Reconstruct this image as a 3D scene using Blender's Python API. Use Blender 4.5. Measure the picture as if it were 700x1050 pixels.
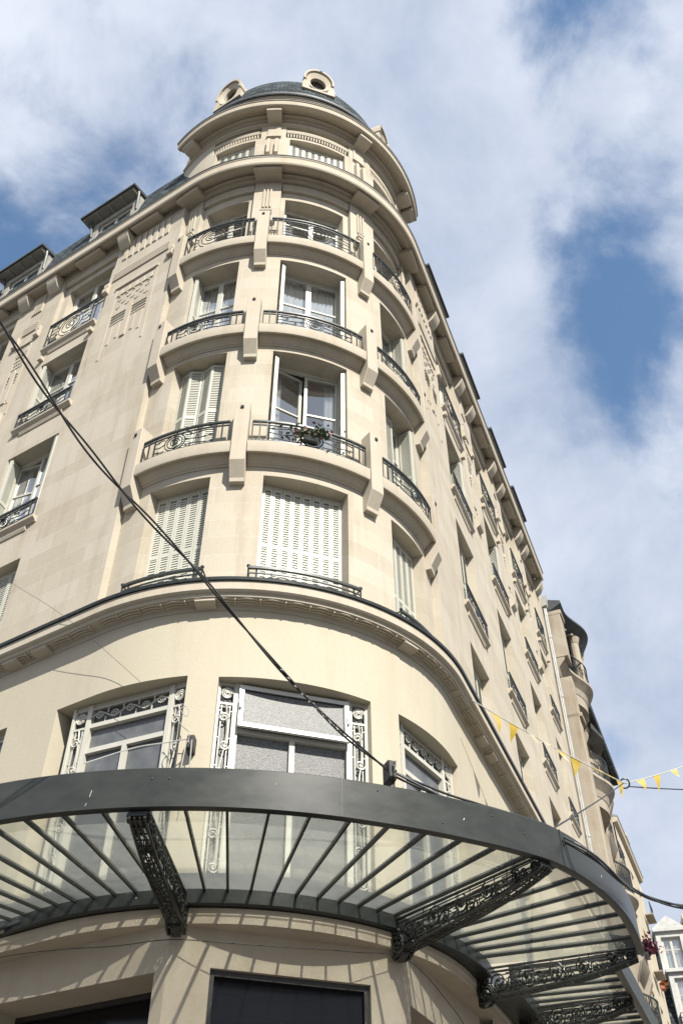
import bpy, bmesh, math, random
from mathutils import Vector, Matrix
R = math.radians
random.seed(7)
for o in list(bpy.data.objects): bpy.data.objects.remove(o)
S = bpy.context.scene
COL = S.collection

# ------------------------------------------------------------------ camera
TH, ROLL = 0.7649, 0.0029
cam = bpy.data.cameras.new('camera'); co = bpy.data.objects.new('camera', cam); COL.objects.link(co)
cam.sensor_fit = 'VERTICAL'; cam.sensor_height = 36.0; cam.lens = 36.0 * 971.9 / 1050.0
cam.clip_start = 0.05; cam.clip_end = 3000
co.matrix_world = Matrix.Translation((0, 0, 1.6)) @ Matrix.Rotation(R(90) + TH, 4, 'X') @ Matrix.Rotation(-ROLL, 4, 'Z')
S.camera = co
S.render.resolution_x = 682; S.render.resolution_y = 1024

# ------------------------------------------------------------------ light
SUN_AZ, SUN_EL = 24.0, 43.0            # azimuth to the right of the direction pointing back at the viewer
sd = Vector((math.sin(R(SUN_AZ)) * math.cos(R(SUN_EL)), -math.cos(R(SUN_AZ)) * math.cos(R(SUN_EL)), math.sin(R(SUN_EL))))
sl = bpy.data.lights.new('sun', 'SUN'); so = bpy.data.objects.new('sun', sl); COL.objects.link(so)
sl.energy = 5.0; sl.angle = R(0.6); sl.color = (1.0, 0.95, 0.86)
so.rotation_euler = (-sd).to_track_quat('-Z', 'Y').to_euler(); so.location = (10, -20, 40)
W = bpy.data.worlds.new('World'); S.world = W; W.use_nodes = True
nt = W.node_tree; nt.nodes.clear()
def wn(t, **k):
    n = nt.nodes.new(t)
    for a, b in k.items(): setattr(n, a, b)
    return n
wl = nt.links.new
out = wn('ShaderNodeOutputWorld'); bg = wn('ShaderNodeBackground'); bg.inputs['Strength'].default_value = 0.10
wl(bg.outputs[0], out.inputs[0])
sky = wn('ShaderNodeTexSky', sky_type='NISHITA', sun_disc=False, sun_elevation=R(SUN_EL), sun_rotation=math.atan2(sd.x, sd.y))
tc = wn('ShaderNodeTexCoord')
sep = wn('ShaderNodeSeparateXYZ'); wl(tc.outputs['Generated'], sep.inputs[0])
def m(op, a, b=None, c=None, clamp=False):
    n = wn('ShaderNodeMath', operation=op, use_clamp=clamp)
    for i, x in enumerate((a, b, c)):
        if x is None: continue
        if isinstance(x, (int, float)): n.inputs[i].default_value = x
        else: wl(x, n.inputs[i])
    return n.outputs[0]
zz = m('ADD', m('MAXIMUM', sep.outputs[2], 0.0), 0.35)
cmb = wn('ShaderNodeCombineXYZ')
wl(m('DIVIDE', sep.outputs[0], zz), cmb.inputs[0]); wl(m('DIVIDE', sep.outputs[1], zz), cmb.inputs[1])
def noise(scale, detail, rough, off, dist=0.0):
    mp = wn('ShaderNodeMapping'); mp.inputs['Location'].default_value = off; wl(tc.outputs['Generated'], mp.inputs[0])
    n = wn('ShaderNodeTexNoise'); wl(mp.outputs[0], n.inputs['Vector'])
    n.inputs['Scale'].default_value = scale; n.inputs['Detail'].default_value = detail
    n.inputs['Roughness'].default_value = rough; n.inputs['Distortion'].default_value = dist
    return n.outputs['Fac']
n1 = noise(5.2, 12, 0.58, (3.1, 1.7, 0.0), 0.25)
n2 = noise(2.6, 5, 0.5, (9.3, 4.2, 2.0), 0.0)
def blob(d, sharp, amp):                # a clearing of the cloud deck round a direction of the sky
    v = Vector(d).normalized()
    dp = wn('ShaderNodeVectorMath', operation='DOT_PRODUCT'); wl(tc.outputs['Generated'], dp.inputs[0]); dp.inputs[1].default_value = v
    return m('MULTIPLY', m('POWER', m('MAXIMUM', dp.outputs['Value'], 0.0), sharp), amp)
holes = None
HOLES = [((0.289, 0.572, 0.772), 150, 0.17), ((0.263, 0.465, 0.853), 300, 0.14), ((-0.31, 0.49, 0.815), 90, 0.25),
         ((-0.18, 0.47, 0.86), 160, 0.10), ((0.20, 0.28, 0.94), 200, 0.24), ((0.33, 0.78, 0.53), 150, 0.10), ((0.33, 0.63, 0.70), 250, 0.10), ((0.23, 0.32, 0.92), 400, 0.06)]
for h in HOLES:
    b = blob(*h); holes = b if holes is None else m('ADD', holes, b)
cov = m('SUBTRACT', m('ADD', m('MULTIPLY', n1, 1.0), m('MULTIPLY', n2, 0.45)), holes)
ramp = wn('ShaderNodeMapRange', interpolation_type='SMOOTHSTEP'); wl(cov, ramp.inputs[0])
ramp.inputs[1].default_value = 0.36; ramp.inputs[2].default_value = 0.62
dens = noise(4.6, 11, 0.58, (1.3, 7.7, 5.0), 0.2)
cr = wn('ShaderNodeValToRGB'); wl(dens, cr.inputs[0])
cr.color_ramp.elements[0].position = 0.33; cr.color_ramp.elements[0].color = (0.42, 0.49, 0.63, 1)
cr.color_ramp.elements[1].position = 0.68; cr.color_ramp.elements[1].color = (0.72, 0.77, 0.87, 1)
cs = wn('ShaderNodeVectorMath', operation='SCALE'); wl(cr.outputs[0], cs.inputs[0]); cs.inputs['Scale'].default_value = 6.9
ss = wn('ShaderNodeVectorMath', operation='MULTIPLY'); wl(sky.outputs[0], ss.inputs[0]); ss.inputs[1].default_value = (1.05, 1.22, 1.26)
mx = wn('ShaderNodeMix', data_type='RGBA'); wl(ramp.outputs[0], mx.inputs['Factor'])
wl(ss.outputs[0], mx.inputs[6]); wl(cs.outputs[0], mx.inputs[7]); wl(mx.outputs[2], bg.inputs['Color'])
vs = S.view_settings
vs.view_transform = 'Standard'; vs.look = 'None'; vs.exposure = 0.74; vs.gamma = 1.0; vs.use_curve_mapping = False
S.render.engine = 'CYCLES'

# ------------------------------------------------------------------ materials
def mat(name, col, rough=0.8, metal=0.0, spec=0.5):
    ma = bpy.data.materials.new(name); ma.use_nodes = True
    b = ma.node_tree.nodes['Principled BSDF']
    b.inputs['Base Color'].default_value = (*col, 1); b.inputs['Roughness'].default_value = rough
    b.inputs['Metallic'].default_value = metal; b.inputs['Specular IOR Level'].default_value = spec
    return ma
def stone(name, c1, c2, mortar, row=0.36, brick=0.95, msize=0.006, stain=0.25, blocks=True, bump=0.25, streak=0.3, dirt=(0.30, 0.25, 0.18)):
    ma = mat(name, c1, 0.85, spec=0.25); t = ma.node_tree; b = t.nodes['Principled BSDF']; L = t.links.new
    def N(ty, **k):
        n = t.nodes.new(ty)
        for a, x in k.items(): setattr(n, a, x)
        return n
    uv = N('ShaderNodeTexCoord'); geo = N('ShaderNodeNewGeometry')
    if blocks:
        br = N('ShaderNodeTexBrick'); L(uv.outputs['UV'], br.inputs['Vector'])
        br.inputs['Color1'].default_value = (*c1, 1); br.inputs['Color2'].default_value = (*c2, 1); br.inputs['Mortar'].default_value = (*mortar, 1)
        br.inputs['Scale'].default_value = 1.0; br.inputs['Mortar Size'].default_value = msize; br.inputs['Mortar Smooth'].default_value = 0.5
        br.inputs['Brick Width'].default_value = brick; br.inputs['Row Height'].default_value = row; br.inputs['Bias'].default_value = -0.2
        cur = br.outputs['Color']
    else:
        rgb = N('ShaderNodeRGB'); rgb.outputs[0].default_value = (*c1, 1); cur = rgb.outputs[0]
    def layer(scale, vecscale, lo, hi, colour, amt):
        nonlocal cur
        mp = N('ShaderNodeMapping'); mp.inputs['Scale'].default_value = vecscale; L(geo.outputs['Position'], mp.inputs[0])
        n = N('ShaderNodeTexNoise'); n.inputs['Scale'].default_value = scale; n.inputs['Detail'].default_value = 6; n.inputs['Roughness'].default_value = 0.62
        L(mp.outputs[0], n.inputs['Vector'])
        r = N('ShaderNodeMapRange'); L(n.outputs['Fac'], r.inputs[0])
        r.inputs[1].default_value = lo; r.inputs[2].default_value = hi; r.inputs[3].default_value = 0; r.inputs[4].default_value = amt
        mxx = N('ShaderNodeMix', data_type='RGBA', blend_type='MULTIPLY'); L(r.outputs[0], mxx.inputs['Factor'])
        L(cur, mxx.inputs[6]); mxx.inputs[7].default_value = (*colour, 1); cur = mxx.outputs[2]
        return n
    layer(0.9, (1, 1, 1), 0.42, 0.72, (0.80, 0.72, 0.62), stain)
    layer(3.4, (1, 1, 0.13), 0.5, 0.78, (0.66, 0.58, 0.48), streak)
    nn = layer(28, (1, 1, 1), 0.45, 0.75, (0.82, 0.78, 0.72), 0.35)
    L(cur, b.inputs['Base Color'])
    bp = N('ShaderNodeBump'); bp.inputs['Strength'].default_value = bump; bp.inputs['Distance'].default_value = 0.01
    L(nn.outputs['Fac'], bp.inputs['Height']); L(bp.outputs[0], b.inputs['Normal'])
    return ma
LIME = stone('limestone_blocks', (0.465, 0.425, 0.350), (0.405, 0.362, 0.288), (0.50, 0.46, 0.39), stain=0.25, streak=0.55)
TRIM = stone('limestone_trim', (0.455, 0.41, 0.335), (0, 0, 0), (0, 0, 0), blocks=False, stain=0.3, streak=0.4)
CREAM = stone('cream_paint', (0.455, 0.415, 0.325), (0, 0, 0), (0, 0, 0), blocks=False, stain=0.16, bump=0.18, streak=0.22)
SHOPW = stone('painted_shopfront_stone', (0.48, 0.42, 0.335), (0, 0, 0), (0, 0, 0), blocks=False, stain=0.35, streak=0.35)
OLDST = stone('weathered_stone', (0.37, 0.33, 0.27), (0.32, 0.28, 0.23), (0.33, 0.29, 0.24), stain=0.7, streak=0.9)
RENDER = stone('cream_render', (0.48, 0.43, 0.34), (0, 0, 0), (0, 0, 0), blocks=False, stain=0.3, streak=0.4)
def noisy(ma, scale, lo, hi, vec=(1, 1, 1), bump=0.0, rough=None):
    t = ma.node_tree; b = t.nodes['Principled BSDF']; L = t.links.new
    g = t.nodes.new('ShaderNodeNewGeometry'); mp = t.nodes.new('ShaderNodeMapping'); mp.inputs['Scale'].default_value = vec; L(g.outputs['Position'], mp.inputs[0])
    n = t.nodes.new('ShaderNodeTexNoise'); n.inputs['Scale'].default_value = scale; n.inputs['Detail'].default_value = 6; n.inputs['Roughness'].default_value = 0.6
    L(mp.outputs[0], n.inputs['Vector'])
    r = t.nodes.new('ShaderNodeValToRGB'); L(n.outputs['Fac'], r.inputs[0])
    r.color_ramp.elements[0].position = 0.3; r.color_ramp.elements[0].color = (*lo, 1); r.color_ramp.elements[1].position = 0.72; r.color_ramp.elements[1].color = (*hi, 1)
    L(r.outputs[0], b.inputs['Base Color'])
    if rough:
        q = t.nodes.new('ShaderNodeMapRange'); L(n.outputs['Fac'], q.inputs[0]); q.inputs[3].default_value = rough[0]; q.inputs[4].default_value = rough[1]; L(q.outputs[0], b.inputs['Roughness'])
    if bump:
        bp = t.nodes.new('ShaderNodeBump'); bp.inputs['Strength'].default_value = bump; bp.inputs['Distance'].default_value = 0.01
        L(n.outputs['Fac'], bp.inputs['Height']); L(bp.outputs[0], b.inputs['Normal'])
    return ma
IRON = noisy(mat('wrought_iron', (0.02, 0.025, 0.025), 0.35), 9, (0.012, 0.016, 0.016), (0.035, 0.042, 0.040), rough=(0.3, 0.55))
CAST = noisy(mat('cast_iron_bracket', (0.02, 0.022, 0.02), 0.3), 14, (0.012, 0.013, 0.012), (0.035, 0.037, 0.032), rough=(0.18, 0.5))
STEEL = noisy(mat('grey_painted_steel', (0.06, 0.062, 0.058), 0.33, spec=0.32), 3.5, (0.026, 0.029, 0.027), (0.040, 0.043, 0.039), vec=(1, 1, 2), rough=(0.26, 0.44))
LEAD = noisy(mat('lead_flashing', (0.05, 0.055, 0.06), 0.5), 4, (0.035, 0.04, 0.045), (0.08, 0.085, 0.09))
PAINT = noisy(mat('cream_gloss_paint', (0.62, 0.60, 0.52), 0.4), 3, (0.44, 0.43, 0.375), (0.52, 0.505, 0.44), vec=(1, 1, .3))
SHUT = noisy(mat('cream_shutter_paint', (0.62, 0.62, 0.54), 0.5), 2, (0.42, 0.42, 0.36), (0.50, 0.495, 0.43), vec=(1, 1, .4))
GREYW = noisy(mat('weathered_white_paint', (0.45, 0.45, 0.43), 0.6), 4, (0.36, 0.36, 0.35), (0.50, 0.50, 0.48))
WHITE = noisy(mat('white_gloss_paint', (0.75, 0.75, 0.73), 0.3), 3, (0.60, 0.60, 0.58), (0.68, 0.68, 0.66))
DARK = mat('dark_room', (0.02, 0.02, 0.02), 0.9)
BLACK = mat('black_glass', (0.006, 0.006, 0.007), 0.08, spec=0.3)
RUBBER = noisy(mat('cable_rubber', (0.02, 0.02, 0.02), 0.55), 6, (0.012, 0.012, 0.012), (0.04, 0.038, 0.034))
TERRA = noisy(mat('terracotta', (0.35, 0.12, 0.06), 0.8), 8, (0.28, 0.09, 0.05), (0.42, 0.16, 0.09))
ZINC = noisy(mat('zinc_sheet', (0.20, 0.22, 0.24), 0.45), 3, (0.16, 0.18, 0.20), (0.27, 0.29, 0.31))
PIPE = noisy(mat('grey_pipe_paint', (0.3, 0.3, 0.28), 0.5), 4, (0.26, 0.26, 0.25), (0.38, 0.38, 0.35))
LEAFM = noisy(mat('leaf_green', (0.05, 0.08, 0.03), 0.6), 20, (0.03, 0.055, 0.02), (0.08, 0.11, 0.05))
PINK = mat('pink_petals', (0.55, 0.12, 0.22), 0.6); PALE = mat('pale_petals', (0.6, 0.5, 0.45), 0.6)
PURPLE = mat('purple_foliage', (0.10, 0.02, 0.05), 0.6); ORANGE = mat('orange_petals', (0.55, 0.16, 0.05), 0.6)
ASPH = noisy(mat('asphalt', (0.05, 0.05, 0.05), 0.9), 30, (0.04, 0.04, 0.04), (0.07, 0.07, 0.068), bump=0.3)
PAVE = stone('paving_slabs', (0.16, 0.155, 0.145), (0.14, 0.135, 0.125), (0.12, 0.12, 0.11), row=0.5, brick=0.7)
CONC = noisy(mat('ground_dirt', (0.2, 0.19, 0.17), 0.9), 2, (0.08, 0.078, 0.07), (0.12, 0.115, 0.105))
def slate():
    ma = mat('slate_scales', (0.08, 0.09, 0.10), 0.85, spec=0.12); t = ma.node_tree; b = t.nodes['Principled BSDF']; L = t.links.new
    u = t.nodes.new('ShaderNodeTexCoord'); br = t.nodes.new('ShaderNodeTexBrick'); L(u.outputs['UV'], br.inputs['Vector'])
    br.inputs['Color1'].default_value = (0.026, 0.033, 0.038, 1); br.inputs['Color2'].default_value = (0.085, 0.105, 0.112, 1); br.inputs['Mortar'].default_value = (0.015, 0.018, 0.02, 1)
    br.inputs['Scale'].default_value = 1; br.inputs['Brick Width'].default_value = 0.24; br.inputs['Row Height'].default_value = 0.17; br.inputs['Mortar Size'].default_value = 0.016
    L(br.outputs['Color'], b.inputs['Base Color'])
    bp = t.nodes.new('ShaderNodeBump'); bp.inputs['Strength'].default_value = 0.6; bp.inputs['Distance'].default_value = 0.02; bp.invert = True
    L(br.outputs['Fac'], bp.inputs['Height']); L(bp.outputs[0], b.inputs['Normal'])
    return ma
SLATE = slate()
def glassmat(name, tint, transp, refl, rough=0.02, trans=None, dirtamt=0.0, frost=0.0):
    """pane: part see-through, part translucent dirt, mirror by Fresnel"""
    ma = bpy.data.materials.new(name); ma.use_nodes = True; t = ma.node_tree; t.nodes.clear(); L = t.links.new
    o = t.nodes.new('ShaderNodeOutputMaterial'); tr = t.nodes.new('ShaderNodeBsdfTransparent'); tr.inputs[0].default_value = (*tint, 1)
    di = t.nodes.new('ShaderNodeBsdfTranslucent'); di.inputs[0].default_value = (*(trans or tint), 1)
    df = t.nodes.new('ShaderNodeBsdfDiffuse'); df.inputs[0].default_value = (*(trans or tint), 1)
    ad = t.nodes.new('ShaderNodeMixShader'); ad.inputs[0].default_value = 0.4; L(di.outputs[0], ad.inputs[1]); L(df.outputs[0], ad.inputs[2])
    mx1 = t.nodes.new('ShaderNodeMixShader'); L(tr.outputs[0], mx1.inputs[1]); L(ad.outputs[0], mx1.inputs[2])
    g = t.nodes.new('ShaderNodeNewGeometry'); n = t.nodes.new('ShaderNodeTexNoise'); n.inputs['Scale'].default_value = 2.5; n.inputs['Detail'].default_value = 8; n.inputs['Roughness'].default_value = 0.65
    L(g.outputs['Position'], n.inputs['Vector'])
    r = t.nodes.new('ShaderNodeMapRange'); L(n.outputs['Fac'], r.inputs[0]); r.inputs[1].default_value = 0.3; r.inputs[2].default_value = 0.75
    r.inputs[3].default_value = 1 - transp - dirtamt * .5; r.inputs[4].default_value = 1 - transp + dirtamt
    L(r.outputs[0], mx1.inputs[0])
    if frost:                               # part of the light goes through blurred
        rf = t.nodes.new('ShaderNodeBsdfRefraction'); rf.inputs['Roughness'].default_value = 0.34; rf.inputs['IOR'].default_value = 1.03; rf.inputs[0].default_value = (*tint, 1)
        mf = t.nodes.new('ShaderNodeMixShader'); mf.inputs[0].default_value = frost; L(tr.outputs[0], mf.inputs[1]); L(rf.outputs[0], mf.inputs[2]); L(mf.outputs[0], mx1.inputs[1])
    gl = t.nodes.new('ShaderNodeBsdfGlossy'); gl.inputs['Roughness'].default_value = rough; gl.inputs[0].default_value = (1, 1, 1, 1)
    lw = t.nodes.new('ShaderNodeLayerWeight'); lw.inputs[0].default_value = 0.5
    p5 = t.nodes.new('ShaderNodeMath'); p5.operation = 'POWER'; L(lw.outputs['Facing'], p5.inputs[0]); p5.inputs[1].default_value = 4.0
    f0 = ((refl - 1) / (refl + 1)) ** 2; fr = t.nodes.new('ShaderNodeMapRange'); L(p5.outputs[0], fr.inputs[0]); fr.inputs[3].default_value = f0; fr.inputs[4].default_value = 0.95
    mx2 = t.nodes.new('ShaderNodeMixShader'); L(fr.outputs[0], mx2.inputs[0]); L(mx1.outputs[0], mx2.inputs[1]); L(gl.outputs[0], mx2.inputs[2])
    L(mx2.outputs[0], o.inputs[0])
    return ma
PANE = glassmat('window_glass', (0.92, 0.95, 0.95), 0.93, 3.6, 0.01, dirtamt=0.03)
CGLASS = glassmat('canopy_glass', (0.86, 0.89, 0.84), 0.80, 1.45, 0.06, trans=(0.44, 0.45, 0.41), dirtamt=0.22, frost=0.5)
FROST = noisy(mat('frosted_pane', (0.2, 0.2, 0.2), 0.45, spec=0.35), 52, (0.05, 0.053, 0.054), (0.22, 0.22, 0.215), bump=0.4)
MESHG = noisy(mat('dusty_pane', (0.1, 0.1, 0.1), 0.3, spec=0.6), 4, (0.07, 0.075, 0.08), (0.14, 0.145, 0.15))
CURT = noisy(mat('net_curtain', (0.5, 0.5, 0.48), 0.9), 6, (0.40, 0.41, 0.41), (0.55, 0.55, 0.54), vec=(4, 4, .05))
YEL = glassmat('yellow_pennant_cloth', (0.9, 0.7, 0.2), 0.15, 1.1, 0.5, trans=(0.80, 0.58, 0.07))

# ------------------------------------------------------------------ frames and mesh helpers
CX, CY = -1.5754, 14.0
PR, PL = R(68.3), R(-31.9)
class Cyl:
    def __init__(s, cx=CX, cy=CY, k=3.3): s.cx, s.cy, s.k = cx, cy, k
    def __call__(s, u, r, z): a = R(u); return Vector((s.cx + r * math.sin(a), s.cy - r * math.cos(a), z))
    def L(s, u): return R(u) * s.k
class Pl:
    def __init__(s, ph, o=(CX, CY)): s.n = Vector((math.sin(ph), -math.cos(ph), 0)); s.t = Vector((math.cos(ph), math.sin(ph), 0)); s.o = Vector((*o, 0))
    def __call__(s, u, r, z): return s.o + s.n * r + s.t * u + Vector((0, 0, z))
    def L(s, u): return u
class Leaf:                               # a leaf hinged at (u, r) of plane p, swung by angle a out of the plane
    def __init__(s, p, u, r, a): s.p, s.u, s.r, s.a = p, u, r, a
    def __call__(s, x, d, z): c, q = math.cos(s.a), math.sin(s.a); return s.p(s.u + x * c - d * q, s.r + x * q + d * c, z)
    def L(s, u): return u
class Path:                               # left facade, rotunda arc, right facade as one run; u in degrees on the arc, 10 units per metre beyond it
    lo, hi = -31.9, 68.3
    def __init__(s): s.c, s.a, s.b = Cyl(), Pl(PL), Pl(PR)
    def __call__(s, u, r, z):
        if u < s.lo: return s.a((u - s.lo) / 10, r, z)
        if u > s.hi: return s.b((u - s.hi) / 10, r, z)
        return s.c(u, r, z)
    def L(s, u):
        if u < s.lo: return R(s.lo) * 3.3 + (u - s.lo) / 10
        if u > s.hi: return R(s.hi) * 3.3 + (u - s.hi) / 10
        return R(u) * 3.3
    def us(s, sl, sr, step=2.0):
        n = int(round((s.hi - s.lo) / step)); arc = [s.lo + (s.hi - s.lo) * i / n for i in range(n + 1)]
        return [s.lo + x * 10 for x in (sl, sl / 2)] + arc + [s.hi + x * 10 for x in (sr / 2, sr)]
CYL, FL, FR, PATH = Cyl(), Pl(PL), Pl(PR), Path()
def lin(a, b, n): return [a + (b - a) * i / n for i in range(n + 1)]
class MB:
    def __init__(s): s.v, s.f, s.uv = [], [], []
    def add(s, F, pts):
        i = len(s.v)
        for (u, r, z) in pts:
            s.v.append(F(u, r, z)); s.uv.append((F.L(u), z + r * 0.7))
        return i
    def grid(s, F, us, prof, closed=False, caps=False):
        n = len(prof); i = s.add(F, [(u, r, z) for u in us for (r, z) in prof])
        for a in range(len(us) - 1):
            for b in range(n if closed else n - 1):
                c = (b + 1) % n; s.f.append((i + a * n + b, i + a * n + c, i + (a + 1) * n + c, i + (a + 1) * n + b))
        if closed and caps:
            s.f.append(tuple(i + b for b in range(n))); e = i + (len(us) - 1) * n; s.f.append(tuple(e + b for b in reversed(range(n))))
        return s
    def box(s, F, u0, u1, r0, r1, z0, z1, n=1): return s.grid(F, lin(u0, u1, n), [(r0, z0), (r1, z0), (r1, z1), (r0, z1)], True, True)
    def prism(s, F, us, poly): return s.grid(F, us, poly, True, True)
    def face(s, F, pts): i = s.add(F, pts); s.f.append(tuple(range(i, i + len(pts)))); return s
    def plate(s, F, poly, r0, r1):        # outline in (u, z) given a thickness in r
        n = len(poly); i = s.add(F, [(u, r0, z) for u, z in poly] + [(u, r1, z) for u, z in poly])
        s.f.append(tuple(range(i, i + n))); s.f.append(tuple(range(i + 2 * n - 1, i + n - 1, -1)))
        for a in range(n): b = (a + 1) % n; s.f.append((i + a, i + b, i + n + b, i + n + a))
        return s
    def tube(s, pts, rad, sides=5, F=None, closed=False, rad2=None):
        P = [F(*p) for p in pts] if F else [Vector(p) for p in pts]
        n = len(P); rings = []; ref = Vector((0.13, 0.21, 0.97)).normalized()
        for i in range(n):
            a = P[i - 1] if (i or closed) else P[i]; b = P[(i + 1) % n] if (i < n - 1 or closed) else P[i]
            d = (b - a); d = d.normalized() if d.length > 1e-9 else Vector((0, 0, 1))
            x = d.cross(ref)
            if x.length < 1e-3: x = d.cross(Vector((1, 0.1, 0)))
            x.normalize(); y = d.cross(x)
            rr = rad if rad2 is None else rad + (rad2 - rad) * i / max(1, n - 1)
            k = len(s.v)
            for j in range(sides):
                t = 2 * math.pi * (j + .5) / sides; s.v.append(P[i] + x * math.cos(t) * rr + y * math.sin(t) * rr); s.uv.append((i * .1, j * .1))
            rings.append(k)
        for i in range(n if closed else n - 1):
            a, b = rings[i], rings[(i + 1) % n]
            for j in range(sides): s.f.append((a + j, a + (j + 1) % sides, b + (j + 1) % sides, b + j))
        if not closed:
            s.f.append(tuple(rings[0] + j for j in range(sides))); s.f.append(tuple(rings[-1] + j for j in reversed(range(sides))))
        return s
    def ball(s, c, r, sq=(1, 1, 1), n=6):
        c = Vector(c); i = len(s.v)
        for a in range(1, n):
            for b in range(2 * n):
                p, q = math.pi * a / n, math.pi * b / n
                s.v.append(c + Vector((r * sq[0] * math.sin(p) * math.cos(q), r * sq[1] * math.sin(p) * math.sin(q), r * sq[2] * math.cos(p)))); s.uv.append((0, 0))
        m2 = 2 * n
        for a in range(n - 2):
            for b in range(m2): s.f.append((i + a * m2 + b, i + a * m2 + (b + 1) % m2, i + (a + 1) * m2 + (b + 1) % m2, i + (a + 1) * m2 + b))
        s.f.append(tuple(i + b for b in range(m2))); s.f.append(tuple(i + (n - 2) * m2 + b for b in reversed(range(m2))))
        return s
    def build(s, name, ma, parent=None, smooth=True, bevel=0.0):
        me = bpy.data.meshes.new(name); bm = bmesh.new(); lay = bm.loops.layers.uv.new('UVMap')
        vs_ = [bm.verts.new(v) for v in s.v]
        bm.verts.ensure_lookup_table(); bm.verts.index_update()
        for f in s.f:
            try: fc = bm.faces.new([vs_[k] for k in f])
            except ValueError: continue
            for lp, k in zip(fc.loops, f): lp[lay].uv = s.uv[k]
        bmesh.ops.remove_doubles(bm, verts=bm.verts, dist=1e-5)
        bmesh.ops.recalc_face_normals(bm, faces=bm.faces)
        bm.to_mesh(me); bm.free()
        if smooth:
            me.polygons.foreach_set('use_smooth', [True] * len(me.polygons)); me.set_sharp_from_angle(angle=R(20))
        me.materials.append(ma)
        o = bpy.data.objects.new(name, me); COL.objects.link(o)
        if parent is not None: o.parent = parent; o.matrix_parent_inverse = Matrix()
        if bevel:
            b = o.modifiers.new('bevel', 'BEVEL'); b.width = bevel; b.segments = 2; b.limit_method = 'ANGLE'; b.angle_limit = R(40)
        return o
def thing(name, label, cat, group=None):
    o = bpy.data.objects.new(name, None); COL.objects.link(o); o['label'] = label; o['category'] = cat
    if group: o['group'] = group
    return o
def tag(o, label, cat, group=None):
    o['label'] = label; o['category'] = cat
    if group: o['group'] = group
    return o
def struct(o): o['kind'] = 'structure'; return o
def wall(F, u0, u1, z0, z1, r, openings, ustep, depth, mb=None):
    """skin of a wall at distance r with real openings (u0,u1,z0,z1[,depth]) and their reveals"""
    mb = mb or MB()
    us = {round(u0, 4), round(u1, 4)}; zs = {round(z0, 4), round(z1, 4)}
    for o in openings:
        us |= {round(o[0], 4), round(o[1], 4)}; zs |= {round(o[2], 4), round(o[3], 4)}
    def refine(vals, step):
        v = sorted(vals); o_ = [v[0]]
        for a, b in zip(v, v[1:]):
            k = max(1, math.ceil((b - a) / step - 1e-6)); o_ += [a + (b - a) * i / k for i in range(1, k + 1)]
        return o_
    us = refine([x for x in us if u0 - 1e-6 <= x <= u1 + 1e-6], ustep); zs = refine([x for x in zs if z0 - 1e-6 <= x <= z1 + 1e-6], 50)
    idx = {}
    def vid(a, b):
        if (a, b) not in idx: idx[(a, b)] = mb.add(F, [(us[a], r, zs[b])])
        return idx[(a, b)]
    for a in range(len(us) - 1):
        for b in range(len(zs) - 1):
            uc, zc = (us[a] + us[a + 1]) / 2, (zs[b] + zs[b + 1]) / 2
            if any(o[0] < uc < o[1] and o[2] < zc < o[3] for o in openings): continue
            mb.f.append((vid(a, b), vid(a + 1, b), vid(a + 1, b + 1), vid(a, b + 1)))
    for o in openings:
        d = o[4] if len(o) > 4 else depth
        n = max(1, math.ceil((o[1] - o[0]) / ustep)); uu = lin(o[0], o[1], n)
        mb.grid(F, uu, [(r, o[3]), (r - d, o[3])]); mb.grid(F, uu, [(r, o[2]), (r - d, o[2])])
        for ue in (o[0], o[1]): mb.face(F, [(ue, r, o[2]), (ue, r - d, o[2]), (ue, r - d, o[3]), (ue, r, o[3])])
    return mb
def spiral(u, r, z, rad, turns, su=1.0, start=0.0, n=None, rmin=0.15, sgn=1):
    n = n or int(turns * 14); out_ = []
    for i in range(n + 1):
        f = i / n; q = rad * (1 - (1 - rmin) * f); a = start + sgn * 2 * math.pi * turns * f
        out_.append((u + su * q * math.cos(a), r, z + q * math.sin(a)))
    return out_

# ------------------------------------------------------------------ the ground
g = MB(); g.face(Pl(0, (0, 0)), [(-900, 900, -0.03), (900, 900, -0.03), (900, -900, -0.03), (-900, -900, -0.03)])
struct(g.build('ground', CONC, smooth=False))
g = MB(); g.face(Pl(0, (0, 0)), [(-60, 25, 0), (60, 25, 0), (60, -90, 0), (-60, -90, 0)])
struct(g.build('street', ASPH, smooth=False))
g = MB(); us = PATH.us(-40, 60, 4); g.grid(PATH, us, [(6.2, -0.02), (6.2, 0.13), (3.0, 0.15)])
struct(g.build('pavement', PAVE)); 
g = MB(); g.grid(PATH, us, [(6.2, -0.01), (6.36, -0.01), (6.36, 0.125), (6.2, 0.135)], True, True); struct(g.build('kerb', OLDST))

# ================================================================== THE CORNER BUILDING
B = thing('corner_building', 'pale limestone apartment block with a rounded corner, iron balconies and a slate dome', 'building')
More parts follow.
